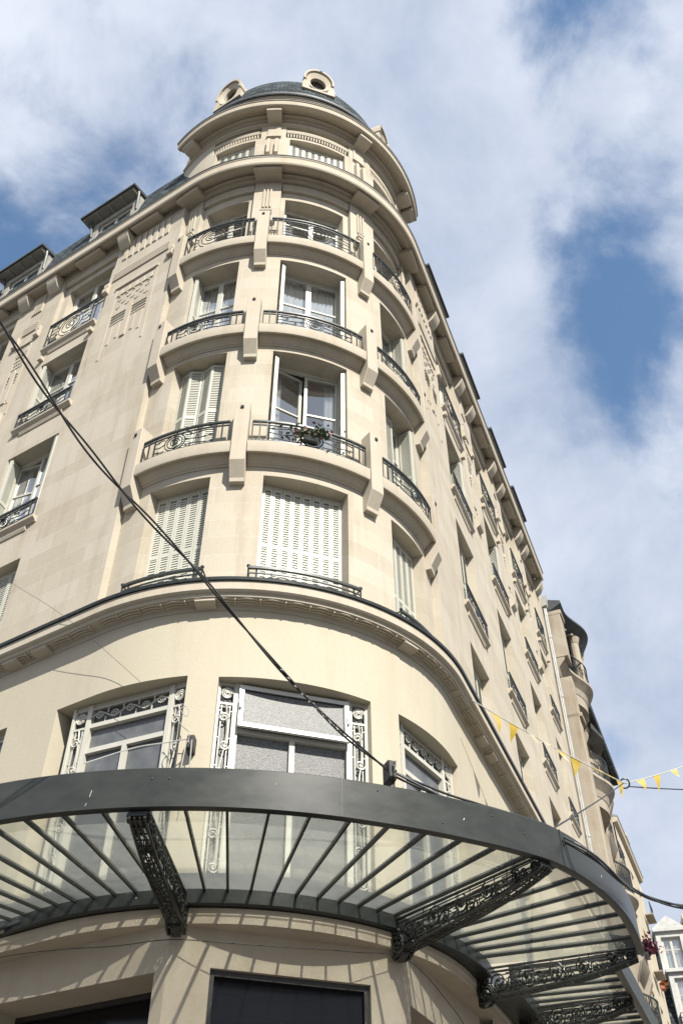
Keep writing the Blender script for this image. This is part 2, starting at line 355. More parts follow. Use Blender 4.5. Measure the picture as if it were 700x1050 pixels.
# ---- windows ------------------------------------------------------
def shutter(LF, w, z0, z1, parent, slats=True):
    mb = MB(); st = 0.035; th = 0.035
    mb.box(LF, 0, st, -th, 0, z0, z1); mb.box(LF, w - st, w, -th, 0, z0, z1)
    for za, zb in ((z0, z0 + .07), (z1 - .07, z1), ((z0 + z1) / 2 - .04, (z0 + z1) / 2 + .04)): mb.box(LF, st, w - st, -th, -0.002, za, zb)
    z = z0 + .085
    while z < z1 - .1:
        if abs(z + .025 - (z0 + z1) / 2) > .045:
            mb.grid(LF, [st, w - st], [(-.026, z + .052), (-.020, z + .055), (-0.005, z + .004), (-0.011, z)], True, False)
        z += .050
    return mb.build('shutter', SHUT, parent, smooth=False)
def casement(P, s0, s1, z0, z1, off, parent, swing=(0, 0), transom=0.66, curtain=0.0, split=0.5, panemat=None, frame=PAINT, bars=True):
    """two-leaf window in plane P: frame, leaves, panes and a curtain; returns the window part"""
    mb = MB(); f = .055
    mb.box(P, s0, s0 + f, off - .07, off + .0, z0, z1); mb.box(P, s1 - f, s1, off - .07, off, z0, z1); mb.box(P, s0 + f, s1 - f, off - .07, off, z1 - f, z1)
    mb.box(P, s0 + f, s1 - f, off - .07, off, z0, z0 + f)
    w = (s1 - s0 - 2 * f); glass = MB()
    for k, (sgn, hs) in enumerate(((1, s0 + f), (-1, s1 - f))):
        wd = w * (split if k == 0 else 1 - split); a = swing[k]
        LF = Leaf(P, hs, off - .008, -a if k == 0 else math.pi + a)
        d0, d1 = (-.045, 0) if k == 0 else (0, .045)
        zt = z0 + f + .01; zb = z1 - f - .01; q = .05
        mb.box(LF, 0.004, q, d0, d1, zt, zb); mb.box(LF, wd - q * 1.1, wd, d0, d1, zt, zb)
        mb.box(LF, q, wd - q * 1.1, d0, d1, zb - q, zb); mb.box(LF, q, wd - q * 1.1, d0, d1, zt, zt + q * 1.4)
        if bars:
            zm = z0 + (z1 - z0) * transom; mb.box(LF, q, wd - q * 1.1, d0 + .008 if k == 0 else d0, d1 if k == 0 else d1 - .008, zm - .018, zm + .018)
        dm = (d0 + d1) / 2; glass.face(LF, [(q, dm, zt + q), (wd - q, dm, zt + q), (wd - q, dm, zb - q), (q, dm, zb - q)])
    win = mb.build('window', frame, parent)
    glass.build('pane', panemat or PANE, win, smooth=False)
    back = MB(); back.face(P, [(s0 - .05, off - .55, z0), (s1 + .05, off - .55, z0), (s1 + .05, off - .55, z1 + .1), (s0 - .05, off - .55, z1 + .1)])
    back.build('room_behind', DARK, win, smooth=False)
    if curtain:
        c = MB(); n = 22
        for (ua, ub) in ((s0 + .03, s0 + .03 + (s1 - s0) * curtain * .5), (s1 - .03 - (s1 - s0) * curtain * .5, s1 - .03)):
            uu = lin(ua, ub, n); i = c.add(P, [(u, off - .16 + .022 * math.sin(j * 2.1) * (1 + .3 * math.sin(j)), z) for j, u in enumerate(uu) for z in (z0 + .04, z1 - .03)])
            for j in range(n): c.f.append((i + 2 * j, i + 2 * j + 2, i + 2 * j + 3, i + 2 * j + 1))
        c.build('curtain', CURT, win)
    return win
def closed_shutters(P, s0, s1, z0, z1, off, n, parent, fold=0.0):
    mb = MB(); f = .04
    mb.box(P, s0, s0 + f, off - .06, off - .01, z0, z1); mb.box(P, s1 - f, s1, off - .06, off - .01, z0, z1); mb.box(P, s0 + f, s1 - f, off - .06, off - .01, z1 - f, z1)
    win = mb.build('window', PAINT, parent)
    pn = MB(); pn.face(P, [(s0, off - .14, z0), (s1, off - .14, z0), (s1, off - .14, z1), (s0, off - .14, z1)]); pn.build('pane', BLACK, win, smooth=False)
    w = (s1 - s0 - 2 * f) / n
    u, r = s0 + f, off
    for k in range(n):
        a = 0.0
        if fold: a = fold if k % 2 == 0 else -fold
        LF = Leaf(P, u, r, a); shutter(LF, w - .006, z0 + .02, z1 - .05, win)
        u += w * math.cos(a); r += w * math.sin(a)
    return win
def folded(P, s0, s1, z0, z1, off, win, out_=0.30, tilt=0.12, sides=(1, 1)):
    for k, (hs, sg) in enumerate(((s0 + .012, 1), (s1 - .012, -1))):
        if sides[k]:
            for j in range(2):
                LF = Leaf(P, hs + sg * j * .045, off + .01, math.pi / 2 - sg * (tilt - .03 * j)); shutter(LF, out_ - .01 * j, z0 + .02, z1 - .06, win)
# ---- rotunda ------------------------------------------------------
RW = 3.28
BAYS = {'left': (-29.1, -9.8), 'mid': (5.4, 30.9), 'right': (47.6, 67.3)}
CEN = {'left': -19.45, 'mid': 18.15, 'right': 57.45}
PIER = [-35.0, -1.8, 38.2, 71.1]
ROWS = [(10.14, 12.74), (13.36, 16.1), (16.67, 19.28), (19.89, 22.05)]
op = []
for b, (a, c) in BAYS.items():
    for k in range(3): op.append((a, c, ROWS[k][0], ROWS[k][1], .46))
    op.append((a - 1.9, c + 2.4, ROWS[3][0], 22.66, .11))
    op.append((a, c, 23.30, 24.93, .46))
    op.append((a - 1.9, c + 2.2, 25.02, 25.62, .12))
ROT = wall(CYL, -39.0, 75.4, 9.9, 23.05, RW, [o for o in op if o[3] < 23], 2.0, .46)
wall(CYL, -52, 88, 23.05, 26.3, RW, [o for o in op if o[3] > 23], 2.0, .46, ROT)
for b, (a, c) in BAYS.items():
    wall(CYL, a - 1.9, c + 2.4, ROWS[3][0], 22.66, RW - .11, [(a, c, ROWS[3][0], 22.05, .35)], 2.0, .35, ROT)
    ROT.grid(CYL, lin(a - 1.9, c + 2.2, 12), [(RW - .12, 25.02), (RW - .12, 25.62)])
rot = ROT.build('rotunda_wall', LIME, B)
for b, (a, c) in BAYS.items():            # moulded band in the top of the row-four recess, dentils over the attic windows
    n = int((c - a) / 2); trimmb = MB()
    trimmb.prism(CYL, lin(a - 1.5, c + 2.0, n), [(RW - .105, 22.36), (RW - .04, 22.36), (RW - .03, 22.42), (RW - .05, 22.46), (RW - .02, 22.52), (RW - .02, 22.62), (RW - .105, 22.62)])
    trimmb.build('recess_moulding', TRIM, B); trimmb = MB()
    k = int((c - a + 3) / 1.25)
    for i in range(k):
        u = a - 1.2 + i * (c - a + 2.9) / k; trimmb.box(CYL, u, u + .62, RW - .118, RW - .03, 25.14, 25.30)
    trimmb.prism(CYL, lin(a - 1.7, c + 2.0, n), [(RW - .118, 25.32), (RW - .02, 25.32), (RW + .0, 25.38), (RW + .0, 25.44), (RW - .118, 25.46)])
    trimmb.build('dentil_band', TRIM, B)
# piers: proud box beside the railings, bent down into a corbel; flutes and cap stones higher up
ZT = [13.33, 16.64, 19.87]; BEND = [12.84, 16.13, 19.27]; BOXT = [14.28, 17.54, 20.86]
for p in PIER:
    for k in range(3):
        mb = MB(); zb = BEND[k]
        mb.prism(CYL, lin(p - 2.1, p + 2.1, 2), [(RW - .02, zb - .36), (RW + .10, zb - .36), (RW + .11, zb - .28), (3.54, zb), (3.54, BOXT[k]), (RW - .02, BOXT[k] + .01)])
        mb.build('pier_corbel', TRIM, B, bevel=.008)
        pin = MB(); pin.box(CYL, p - .45, p + .45, 3.545, 3.56, BOXT[k] - .17, BOXT[k] - .11); pin.build('overflow_hole', DARK, B)
    mb = MB()
    for j in range(3): mb.prism(CYL, [p - 1.75 + j * 1.35, p - 1.4 + j * 1.35, p - .95 + j * 1.35], [(RW - .01, 21.45), (RW + .035, 21.45), (RW + .035, 22.35), (RW - .01, 22.35)])
    for j in range(3): mb.prism(CYL, lin(p - 1.9 - .2 * j, p + 1.9 + .2 * j, 2), [(RW - .01, 20.98 + .1 * j), (RW + .06 + .02 * j, 20.98 + .1 * j), (RW + .07 + .02 * j, 21.04 + .1 * j), (RW - .01, 21.05 + .1 * j)])
    for sg in (-1, 1): mb.box(CYL, p + sg * 3.0 - .8, p + sg * 3.0 + .8, RW - .01, RW + .10, 20.72, 20.94)
    mb.build('pier_ornament', TRIM, B, bevel=.006)
    mb = MB(); mb.prism(CYL, lin(p - 5.2, p + 5.2, 5), [(RW, 22.66), (3.62, 22.62), (3.66, 22.65), (3.66, 22.78), (RW, 22.80)]); mb.build('soffit_block', TRIM, B, bevel=.006)
    if p > -30:
        mb = MB(); mb.prism(CYL, lin(p - 3.0, p + 3.0, 4), [(RW, 25.70), (3.56, 25.72), (3.66, 25.78), (3.66, 25.95), (RW, 25.99)])
        for sg in (-1, 1): mb.box(CYL, p + sg * 1.7 - .75, p + sg * 1.7 + .75, RW - .01, RW + .12, 24.0, 24.72)
        mb.box(CYL, p - 2.9, p + 2.9, RW - .01, RW + .03, 24.95, 25.6, 2); mb.box(CYL, p - 3.2, p + 3.2, RW - .01, RW + .06, 24.98, 25.05, 2)
        mb.build('attic_console', TRIM, B, bevel=.006)
        mb = MB(); mb.box(CYL, p - 2.4, p + 2.4, 3.1, 3.42, 26.2, 26.8, 2); mb.build('parapet_block', TRIM, B, bevel=.01)
for p in (-42, 79):
    mb = MB(); mb.prism(CYL, lin(p - 3.0, p + 3.0, 4), [(RW, 25.70), (3.56, 25.72), (3.66, 25.78), (3.66, 25.95), (RW, 25.99)]); mb.build('soffit_block', TRIM, B, bevel=.006)
# balconies with wrought-iron railings
def railing(F, u0, u1, r, z0, z1, parent, deg=True, medal=True, rows=3, ends=3, cen=None):
    mb = MB(); k = (1 / (math.radians(1) * r)) if deg else 1.0       # metres to u units
    n = max(3, int((u1 - u0) / (3 if deg else .3))); uu = lin(u0, u1, n)
    for z, h in ((z1, .020), (z0 + .04, .013), (z1 - .085, .011)): mb.grid(F, uu, [(r - h, z - h), (r + h, z - h), (r + h, z + h), (r - h, z + h)], True, True)
    H = z1 - z0; w = .011 * k
    for sg, e in ((1, u0), (-1, u1)):
        for j in range(ends): mb.box(F, e + sg * j * .125 * k - w, e + sg * j * .125 * k + w, r - .010, r + .010, z0 + (0 if j == 0 else .04), z1)
    a, b = u0 + (.125 * (ends - 1)) * k, u1 - (.125 * (ends - 1)) * k
    c = cen if cen is not None else (a + b) / 2; R0 = (H - .13) * .5; zc = z0 + .04 + (H - .125) * .5
    if medal:
        for f in (1.0, .74): mb.tube([(c + R0 * f * k * math.cos(t), r + .004, zc + R0 * f * math.sin(t)) for t in [i * math.pi / 12 for i in range(24)]], .012, 4, F, True)
        mb.tube(spiral(c, r + .006, zc, R0 * .52, 1.9, k), .012, 4, F)
    R1 = R0 if medal else 0.0
    for sgn, (s, e) in ((-1, (a, c - R1 * k * 1.02)), (1, (c + R1 * k * 1.02, b))):
        L = (e - s) / k
        for j in range(rows):
            z = z0 + .04 + (H - .125) * (j + .5) / rows; m_ = 10
            mb.tube([(s + (e - s) * i / m_, r, z + .018 * math.sin(i / m_ * 2 * math.pi * max(1, round(L / .5)) + j * 1.7)) for i in range(m_ + 1)], .010, 4, F)
            for q in range(max(1, int(L / .28))):
                cu = s + (q + .5 + (.25 if j % 2 else -.15)) * .28 * k
                if s < cu < e: mb.tube(spiral(cu, r + .008, z + .028 * (1 if (q + j) % 2 else -1), .034, 1.1, k, start=q), .008, 4, F)
    return mb.build('railing', IRON, parent)
RAILH = [.52, .46, .77]
for k in range(3):
    zt, zb = ZT[k], ZT[k] - .27
    for b, (ua, ub) in (('left', (-32.7, -4.1)), ('mid', (.5, 35.9)), ('right', (40.5, 68.8))):
        mb = MB(); mb.prism(CYL, lin(ua, ub, 14), [(RW - .05, zb - .135), (RW + .02, zb - .135), (RW + .03, zb - .105), (RW + .05, zb - .10), (RW + .06, zb - .075), (3.45, zb + .03), (3.47, zb + .03), (3.475, zb), (3.515, zb), (3.525, zb + .03), (3.525, zt - .02), (3.50, zt), (RW - .05, zt + .01)])
        bal = mb.build('balcony', TRIM, B)
        railing(CYL, ua + .9, ub - .9, 3.47, zt, zt + RAILH[k], bal, ends=3, rows=5 if k == 2 else 3, cen=CEN[b] - (1.5 if b == 'left' else 0))
# rotunda windows
for b, (a, c) in BAYS.items():
    ph = R(CEN[b]); P = Pl(ph); h = R((c - a) / 2); sw = RW * math.sin(h) - .02; off = RW * math.cos(h) - .20
    z0, z1 = ROWS[0]; closed_shutters(P, -sw, sw, z0, z1, off, 8 if b == 'mid' else 5, B)
    z0, z1 = ROWS[1]
    if b == 'mid':
        w = casement(P, -sw, sw, z0, z1, off - .12, B, swing=(R(13), R(3)), transom=.58, curtain=.35); folded(P, -sw, sw, z0, z1, off - .11, w, .25)
    elif b == 'left': closed_shutters(P, -sw, sw, z0, z1, off - .03, 4, B, fold=.38)
    else:
        w = casement(P, -sw, sw, z0, z1, off - .12, B, curtain=.8)
        for j in range(2): shutter(Leaf(P, -sw + .02 + j * .3, off - .05 + .02 * j, .06), .29, z0 + .02, z1 - .06, w)
        folded(P, -sw, sw, z0, z1, off - .11, w, .28, sides=(0, 1))
    z0, z1 = ROWS[2]; w = casement(P, -sw, sw, z0, z1, off - .12, B, transom=.60, curtain=.95 if b != 'right' else .9)
    folded(P, -sw, sw, z0, z1, off - .11, w, .25, sides=(1, 1) if b == 'mid' else ((1, 0) if b == 'left' else (0, 1)))
    z0, z1 = ROWS[3]; casement(P, -sw, sw, z0, z1, off - .14, B, transom=.7, curtain=.25 if b == 'left' else .4)
    closed_shutters(P, -sw, sw, 23.3, 24.93, off + .10, 8 if b == 'mid' else 5, B)
# little window guards on the string course
for b, (ua, ub) in (('left', (-29.2, -7.6)), ('mid', (3.6, 32.4)), ('right', (45.8, 68.0))):
    mb = MB(); r = 3.47; k = 1 / (R(1) * r)
    for z, h in ((10.60, .022), (10.23, .014), (10.50, .010)): mb.grid(CYL, lin(ua, ub, 10), [(r - h, z - h), (r + h, z - h), (r + h, z + h), (r - h, z + h)], True, True)
    for u in (ua, ua + 2, ub - 2, ub): mb.tube([(u, r, 10.16), (u, r, 10.62)], .013, 4, CYL)
    for u in (ua, ub): mb.tube([(u, r, 10.6), (u, RW, 10.6)], .013, 4, CYL); mb.ball(CYL(u, r, 10.63), .03)
    cc = (ua + ub) / 2
    for sg in (-1, 1):
        mb.tube([(cc + sg * t * (ub - cc - 2.2), r, 10.27 + .2 * math.sin(t * math.pi) ** 2 * (1 - .4 * t) + .05 * t) for t in lin(.04, 1, 14)], .011, 4, CYL)
        mb.tube(spiral(cc + sg * 2.0, r, 10.37, .09, 1.4, k, sgn=sg), .011, 4, CYL); mb.tube(spiral(cc + sg * (ub - cc) * .62, r, 10.38, .07, 1.3, k, sgn=-sg), .010, 4, CYL)
    mb.build('window_guard', IRON, B)
# ---- straight facades --------------------------------------------
FO = 3.40
FROWS = [(10.14, 12.52), (13.45, 15.82), (16.72, 18.95), (19.55, 22.08)]
COLS_L = [(-4.05, -2.63), (-7.45, -6.03), (-10.85, -9.43)]
COLS_R = [(2.42, 3.84), (5.85, 7.25), (9.2, 10.55), (12.3, 13.4)]
def facade(F, cols, s0, s1, side):
    ops = []
    for (a, c) in cols:
        for k in range(3): ops.append((a, c, *FROWS[k], .42))
        ops.append((a - .2, c + .2, FROWS[3][0], 22.56, .10))
    mb = wall(F, s0, s1, 9.9, 23.05, FO, ops, 30, .42)
    for (a, c) in cols: wall(F, a - .2, c + .2, FROWS[3][0], 22.56, FO - .10, [(a, c, FROWS[3][0], 22.08, .32)], 30, .3, mb)
    e = s1 if side == 'left' else s0
    mb.face(F, [(e, FO, 9.9), (e, FO - .2, 9.9), (e, FO - .2, 23.05), (e, FO, 23.05)])
    if side == 'right': mb.face(F, [(s1, FO, 5), (s1, FO - 3, 5), (s1, FO - 3, 23.05), (s1, FO, 23.05)])
    mb.build('facade_wall', LIME, B)
    for ci, (a, c) in enumerate(cols):
        for k in range(4):
            z0, z1 = FROWS[k]; off = FO - .22
            st = {('left', 0): 'SWWW', ('left', 1): 'SSWW', ('left', 2): 'SSWW', ('right', 0): 'SSWW', ('right', 1): 'SSWW', ('right', 2): 'SSSW', ('right', 3): 'SSSW'}[(side, ci)][k]
            if st == 'S': closed_shutters(F, a + .01, c - .01, z0, z1, off + .04, 4, B)
            else:
                w = casement(F, a + .01, c - .01, z0, z1, off - .06, B, transom=.62, curtain=.7 if k == 3 else .5, swing=(R(12), 0) if (side, ci, k) == ('left', 0, 1) else (0, 0))
                if k in (1, 2): folded(F, a, c, z0, z1, off - .05, w, .26, tilt=.25, sides=(1, 1) if k == 1 else ((1, 0) if side == 'left' else (0, 1)))
            if k > 0:                      # sill with mouldings and its railing
                mb = MB(); e = .12
                mb.prism(F, [a - e, c + e], [(FO - .1, z0 - .13), (FO + .03, z0 - .13), (FO + .04, z0 - .10), (FO + .07, z0 - .08), (FO + .10, z0 - .05), (FO + .10, z0), (FO - .1, z0 + .01)])
                mb.prism(F, [a + .1, c - .1], [(FO - .05, z0 - .24), (FO + .02, z0 - .24), (FO + .045, z0 - .17), (FO + .03, z0 - .135), (FO - .05, z0 - .135)])
                if k == 3:
                    for u in (a - .05, c + .05): mb.box(F, u - .06, u + .06, FO - .02, FO + .10, z0 - .42, z0 - .30)
                sl_ = mb.build('sill', TRIM, B, bevel=.006)
                railing(F, a - .06, c + .06, FO + .075, z0, z0 + (.88 if k == 3 else .44), sl_, deg=False, ends=2, rows=5 if k == 3 else 3)
            else:
                mb = MB(); r = FO + .09
                for z, h in ((10.60, .02), (10.22, .013), (10.5, .010)): mb.box(F, a - .1, c + .1, r - h, r + h, z - h, z + h)
                for u in (a - .1, a + .05, c - .05, c + .1): mb.tube([(u, r, 10.16), (u, r, 10.62)], .012, 4, F)
                m_ = (a + c) / 2
                for sg in (-1, 1): mb.tube(spiral(m_ + sg * .12, r, 10.36, .09, 1.4, sgn=sg), .011, 4, F); mb.tube(spiral(m_ + sg * .42, r, 10.36, .08, 1.4, sgn=-sg), .011, 4, F)
                mb.build('window_guard', IRON, B)
        # recess moulding and consoles flanking the top windows
        mb = MB(); mb.prism(F, [a - .19, c + .19], [(FO - .098, 22.32), (FO - .03, 22.32), (FO - .02, 22.38), (FO - .04, 22.42), (FO - .01, 22.48), (FO - .01, 22.545), (FO - .098, 22.545)]); mb.build('lintel_moulding', TRIM, B)
        for u in (a - .48, c + .48):
            mb = MB(); mb.prism(F, [u - .17, u + .17], [(FO - .02, 22.22), (FO + .06, 22.24), (FO + .16, 22.34), (FO + .24, 22.5), (FO + .27, 22.60), (FO + .27, 22.76), (FO - .02, 22.78)]); mb.build('cornice_console', TRIM, B, bevel=.012)
        m_ = (a + c) / 2
        mb = MB(); mb.prism(F, [m_ - .42, m_ + .42], [(FO, 22.66), (3.62, 22.63), (3.66, 22.66), (3.66, 22.78), (FO, 22.8)]); mb.build('soffit_block', TRIM, B, bevel=.006)
    # ornament on the pilaster strips between the windows
    ends = sorted([x for a in cols for x in a])
    strips = [(-2.35, -.62)] if side == 'left' else [(.62, 2.14)]
    strips += [(ends[i] + .72, ends[i + 1] - .72) for i in range(1, len(ends) - 1, 2)]
    for (a, c) in strips:
        m_ = (a + c) / 2; w = c - a
        mb = MB(); n = max(4, int(w / .2))
        for i in range(n):
            u = a + .12 + (w - .24) * (i + .5) / n; mb.prism(F, [u - .055, u - .03, u + .03, u + .055], [(FO - .01, 21.75), (FO + .03, 21.78), (FO + .03, 22.5), (FO - .01, 22.5)])
        mb.build('fluting', TRIM, B); mb = MB()
        for i in range(4): mb.prism(F, [a + .02, c - .02], [(FO - .01, 20.95 + .085 * i), (FO + .03, 20.95 + .085 * i), (FO + .035, 21.0 + .085 * i), (FO - .01, 21.02 + .085 * i)])
        mb.build('pilaster_band', TRIM, B); mb = MB()
        for u in (a - .10, c + .10):
            mb = MB(); mb.prism(F, [u - .075, u + .075], [(FO - .01, 20.5), (FO + .06, 20.5), (FO + .09, 20.54), (FO + .09, 20.68), (FO + .05, 20.72), (FO + .07, 20.76), (FO + .07, 20.9), (FO - .01, 20.92)]); mb.build('pilaster_block', TRIM, B, bevel=.012)
        # sunk panel: a proud frame with beads, lozenges and a palmette inside
        p0, p1 = m_ - w * .31, m_ + w * .31; mb = MB(); zt, zb = 20.42, 18.35
        mb.box(F, p0 - .1, p1 + .1, FO - .01, FO + .04, zt, zt + .09)
        for u in (p0 - .06, p1 + .06): mb.box(F, u - .03, u + .03, FO - .01, FO + .012, zb - .6, zt)
        for i in range(5):
            u = p0 + (p1 - p0) * (i + .5) / 5; mb.box(F, u - .05, u + .05, FO - .01, FO + .022, zt - .30, zt - .12)
            mb.ball(F(u, FO + .01, zt - .4), .03, n=4)
        mb.box(F, p0, p1, FO - .01, FO + .022, zt - .34, zt - .30)
        for j in range(3):
            for i in range(4 - (j % 2)):
                u = p0 + (p1 - p0) * (i + .5 + .5 * (j % 2)) / 4; z = zt - .56 - j * .15; mb.plate(F, [(u - .06, z), (u, z - .045), (u + .06, z), (u, z + .045)], FO - .005, FO + .014)
        for sg in (-1, 1):
            for j in range(4):
                f = .14 + .11 * j; mb.prism(F, [m_ + sg * .09, m_ + sg * (p1 - m_) * .95], [(FO - .01, zt - 1.06 - f), (FO + .026 - .004 * j, zt - 1.03 - f), (FO - .01, zt - .97 - f)])
        mb.plate(F, [(m_ - .06, zt - 2.2), (m_ + .06, zt - 2.2), (m_ + .075, zt - 1.1), (m_, zt - .95), (m_ - .075, zt - 1.1)], FO - .005, FO + .03)
        for i in range(5):
            u = p0 + (p1 - p0) * (i + .5) / 5
            if i != 2: mb.box(F, u - .035, u + .035, FO - .01, FO + .014, zt - 2.0 - .12 * abs(i - 2), zt - 1.55)
        mb.build('relief_panel', TRIM, B)
        mb = MB(); mb.prism(F, [m_ - .42, m_ + .42], [(FO, 22.66), (3.62, 22.63), (3.66, 22.66), (3.66, 22.78), (FO, 22.8)]); mb.build('soffit_block', TRIM, B, bevel=.006)
        if side == 'left' and m_ < -4 or side == 'right' and m_ > 4:
            mb = MB(); zc = 17.55
            poly = [(FO - .01, zc - .1), (FO + .10, zc - .02), (FO + .14, zc + .12), (FO + .14, zc + .22), (FO - .01, zc + .24)]
            mb.prism(F, lin(m_ - .16, m_ + .16, 4), poly); mb.build('corbel', TRIM, B)
facade(FL, COLS_L, -16.0, -.40, 'left'); facade(FR, COLS_R, .405, 15.0, 'right')
# ---- cornices, string course --------------------------------------
prof = [(3.1, 22.68), (3.31, 22.68), (3.34, 22.73), (3.35, 22.79), (3.415, 22.80), (3.42, 22.86), (3.48, 22.87), (3.485, 22.80), (3.55, 22.80), (3.555, 22.74), (3.68, 22.74), (3.685, 22.69), (3.73, 22.68), (3.75, 22.72), (3.75, 22.94), (3.77, 22.97), (3.77, 23.0), (3.0, 23.15)]
mb = MB(); mb.grid(PATH, PATH.us(-16, 13.8, 2), prof, True, True); cor = mb.build('main_cornice', TRIM, B)
mb = MB(); mb.grid(PATH, PATH.us(-16, 13.8, 2), [(3.755, 23.005), (3.785, 23.005), (3.785, 23.035), (3.755, 23.035)], True, True); mb.build('cornice_flashing', LEAD, B)
prof = [(3.0, 25.86), (3.30, 25.86), (3.35, 25.90), (3.36, 25.97), (3.44, 25.98), (3.445, 26.04), (3.54, 26.05), (3.545, 25.97), (3.62, 25.97), (3.625, 25.91), (3.70, 25.91), (3.735, 25.93), (3.745, 25.97), (3.745, 26.10), (3.77, 26.12), (3.77, 26.15), (3.0, 26.3)]
mb = MB(); mb.grid(CYL, lin(-47, 83, 60), prof, True, True); mb.build('attic_cornice', TRIM, B)
mb = MB(); mb.grid(CYL, lin(-47, 83, 60), [(3.755, 26.155), (3.785, 26.155), (3.785, 26.18), (3.755, 26.18)], True, True); mb.build('cornice_flashing', LEAD, B)
mb = MB(); mb.grid(CYL, lin(-52, 88, 70), [(3.28, 25.66), (3.33, 25.68), (3.33, 25.76), (3.28, 25.78)], True, True); mb.build('attic_fillet', TRIM, B)
prof = [(3.1, 9.80), (3.485, 9.80), (3.495, 9.85), (3.515, 9.87), (3.68, 9.89), (3.69, 9.94), (3.73, 9.95), (3.75, 9.97), (3.75, 10.11), (3.1, 10.14)]
mb = MB(); mb.grid(PATH, PATH.us(-16, 15, 2), prof, True, True); mb.build('string_course', TRIM, B)
mb = MB(); mb.grid(PATH, PATH.us(-16, 15, 2), [(3.66, 10.13), (3.78, 10.115), (3.79, 10.16), (3.70, 10.185)], True, True); mb.build('gutter_strip', IRON, B)
mb = MB()                                   # carved waves in the soffit
def soffit(F, u0, u1, n, k):
    for i in range(n):
        a = u0 + (u1 - u0) * (i + .06) / n; b = u0 + (u1 - u0) * (i + .94) / n
        for j in range(3):
            mb.tube([(a + (b - a) * t, 3.535 + .048 * j + .022 * math.sin(math.pi * t), 9.872 + .004 * j) for t in lin(0, 1, 8)], .017, 4, F)
        mb.box(F, b + (u1 - u0) * .03 / n, b + (u1 - u0) * .09 / n, 3.53, 3.66, 9.855, 9.885)
soffit(CYL, -31.9, 68.3, 18, 1); soffit(FL, -15.5, -.15, 36, 0); soffit(FR, .15, 14.9, 32, 0)
mb.build('carved_soffit', TRIM, B)
for F, us in ((CYL, (-5.2, 45.5)), (FL, (-1.15, -1.75, -5.2, -5.8, -8.6, -9.2)), (FR, (1.6, 2.2, 5.0, 5.6, 8.4, 9.0, 11.6))):
    for u in us:
        q = 2.3 if F is CYL else .15
        mb = MB(); mb.prism(F, lin(u - q, u + q, 3), [(3.3, 9.80), (3.60, 9.815), (3.66, 9.84), (3.66, 9.90), (3.3, 9.9)]); mb.build('course_modillion', TRIM, B, bevel=.006)
# ---- mezzanine and shop front --------------------------------------
MR = 3.33; MZ = 3.47
U = lambda s: -31.9 + 10 * s
ops = [(-38.3, -7.7, 6.0, 8.74, .34), (-.8, 34.5, 6.0, 8.70, .34), (42.8, 70.6, 6.0, 8.70, .34), (U(-3.4), U(-1.62), 6.0, 8.78, .3), (68.3 + 33, 68.3 + 50, 6.0, 8.6, .3)]
mw = wall(PATH, U(-16), 68.3 + 150, 5.73, 9.86, MZ, ops, 2.0, .34); mw.build('mezzanine_wall', CREAM, B)
def grille(P, s0, s1, z0, z1, off, win):
    """cream iron panel: big spiral above a wavy stem with small scrolls"""
    mb = MB(); c = (s0 + s1) / 2; w = s1 - s0
    for u in (s0, s1): mb.box(P, u - .010, u + .010, off - .03, off + .02, z0, z1)
    rr = w * .43
    mb.tube(spiral(c, off + .02, z1 - rr - .05, rr, 2.6), .013, 4, P); mb.box(P, s0, s1, off - .01, off + .02, z1 - 2 * rr - .13, z1 - 2 * rr - .10)
    top = z1 - 2 * rr - .13
    for u in (s0 + w * .22, s1 - w * .22): mb.box(P, u - .007, u + .007, off - .01, off + .01, z0, top)
    n = 40; H = top - z0
    mb.tube([(c + w * .2 * math.sin(t * 3 * math.pi), off + .015, top - H * t) for t in lin(0, 1, n)], .012, 4, P)
    for j in range(6):
        z = top - H * (j + .5) / 6; sg = 1 if j % 2 == 0 else -1
        mb.tube(spiral(c - sg * w * .10, off + .02, z, .070, 1.6, sgn=sg), .011, 4, P)
        mb.box(P, s0, s0 + w * .2, off - .01, off + .01, z + .1, z + .113); mb.box(P, s1 - w * .2, s1, off - .01, off + .01, z + .1, z + .113)
    mb.build('ironwork_grille', PAINT, win)
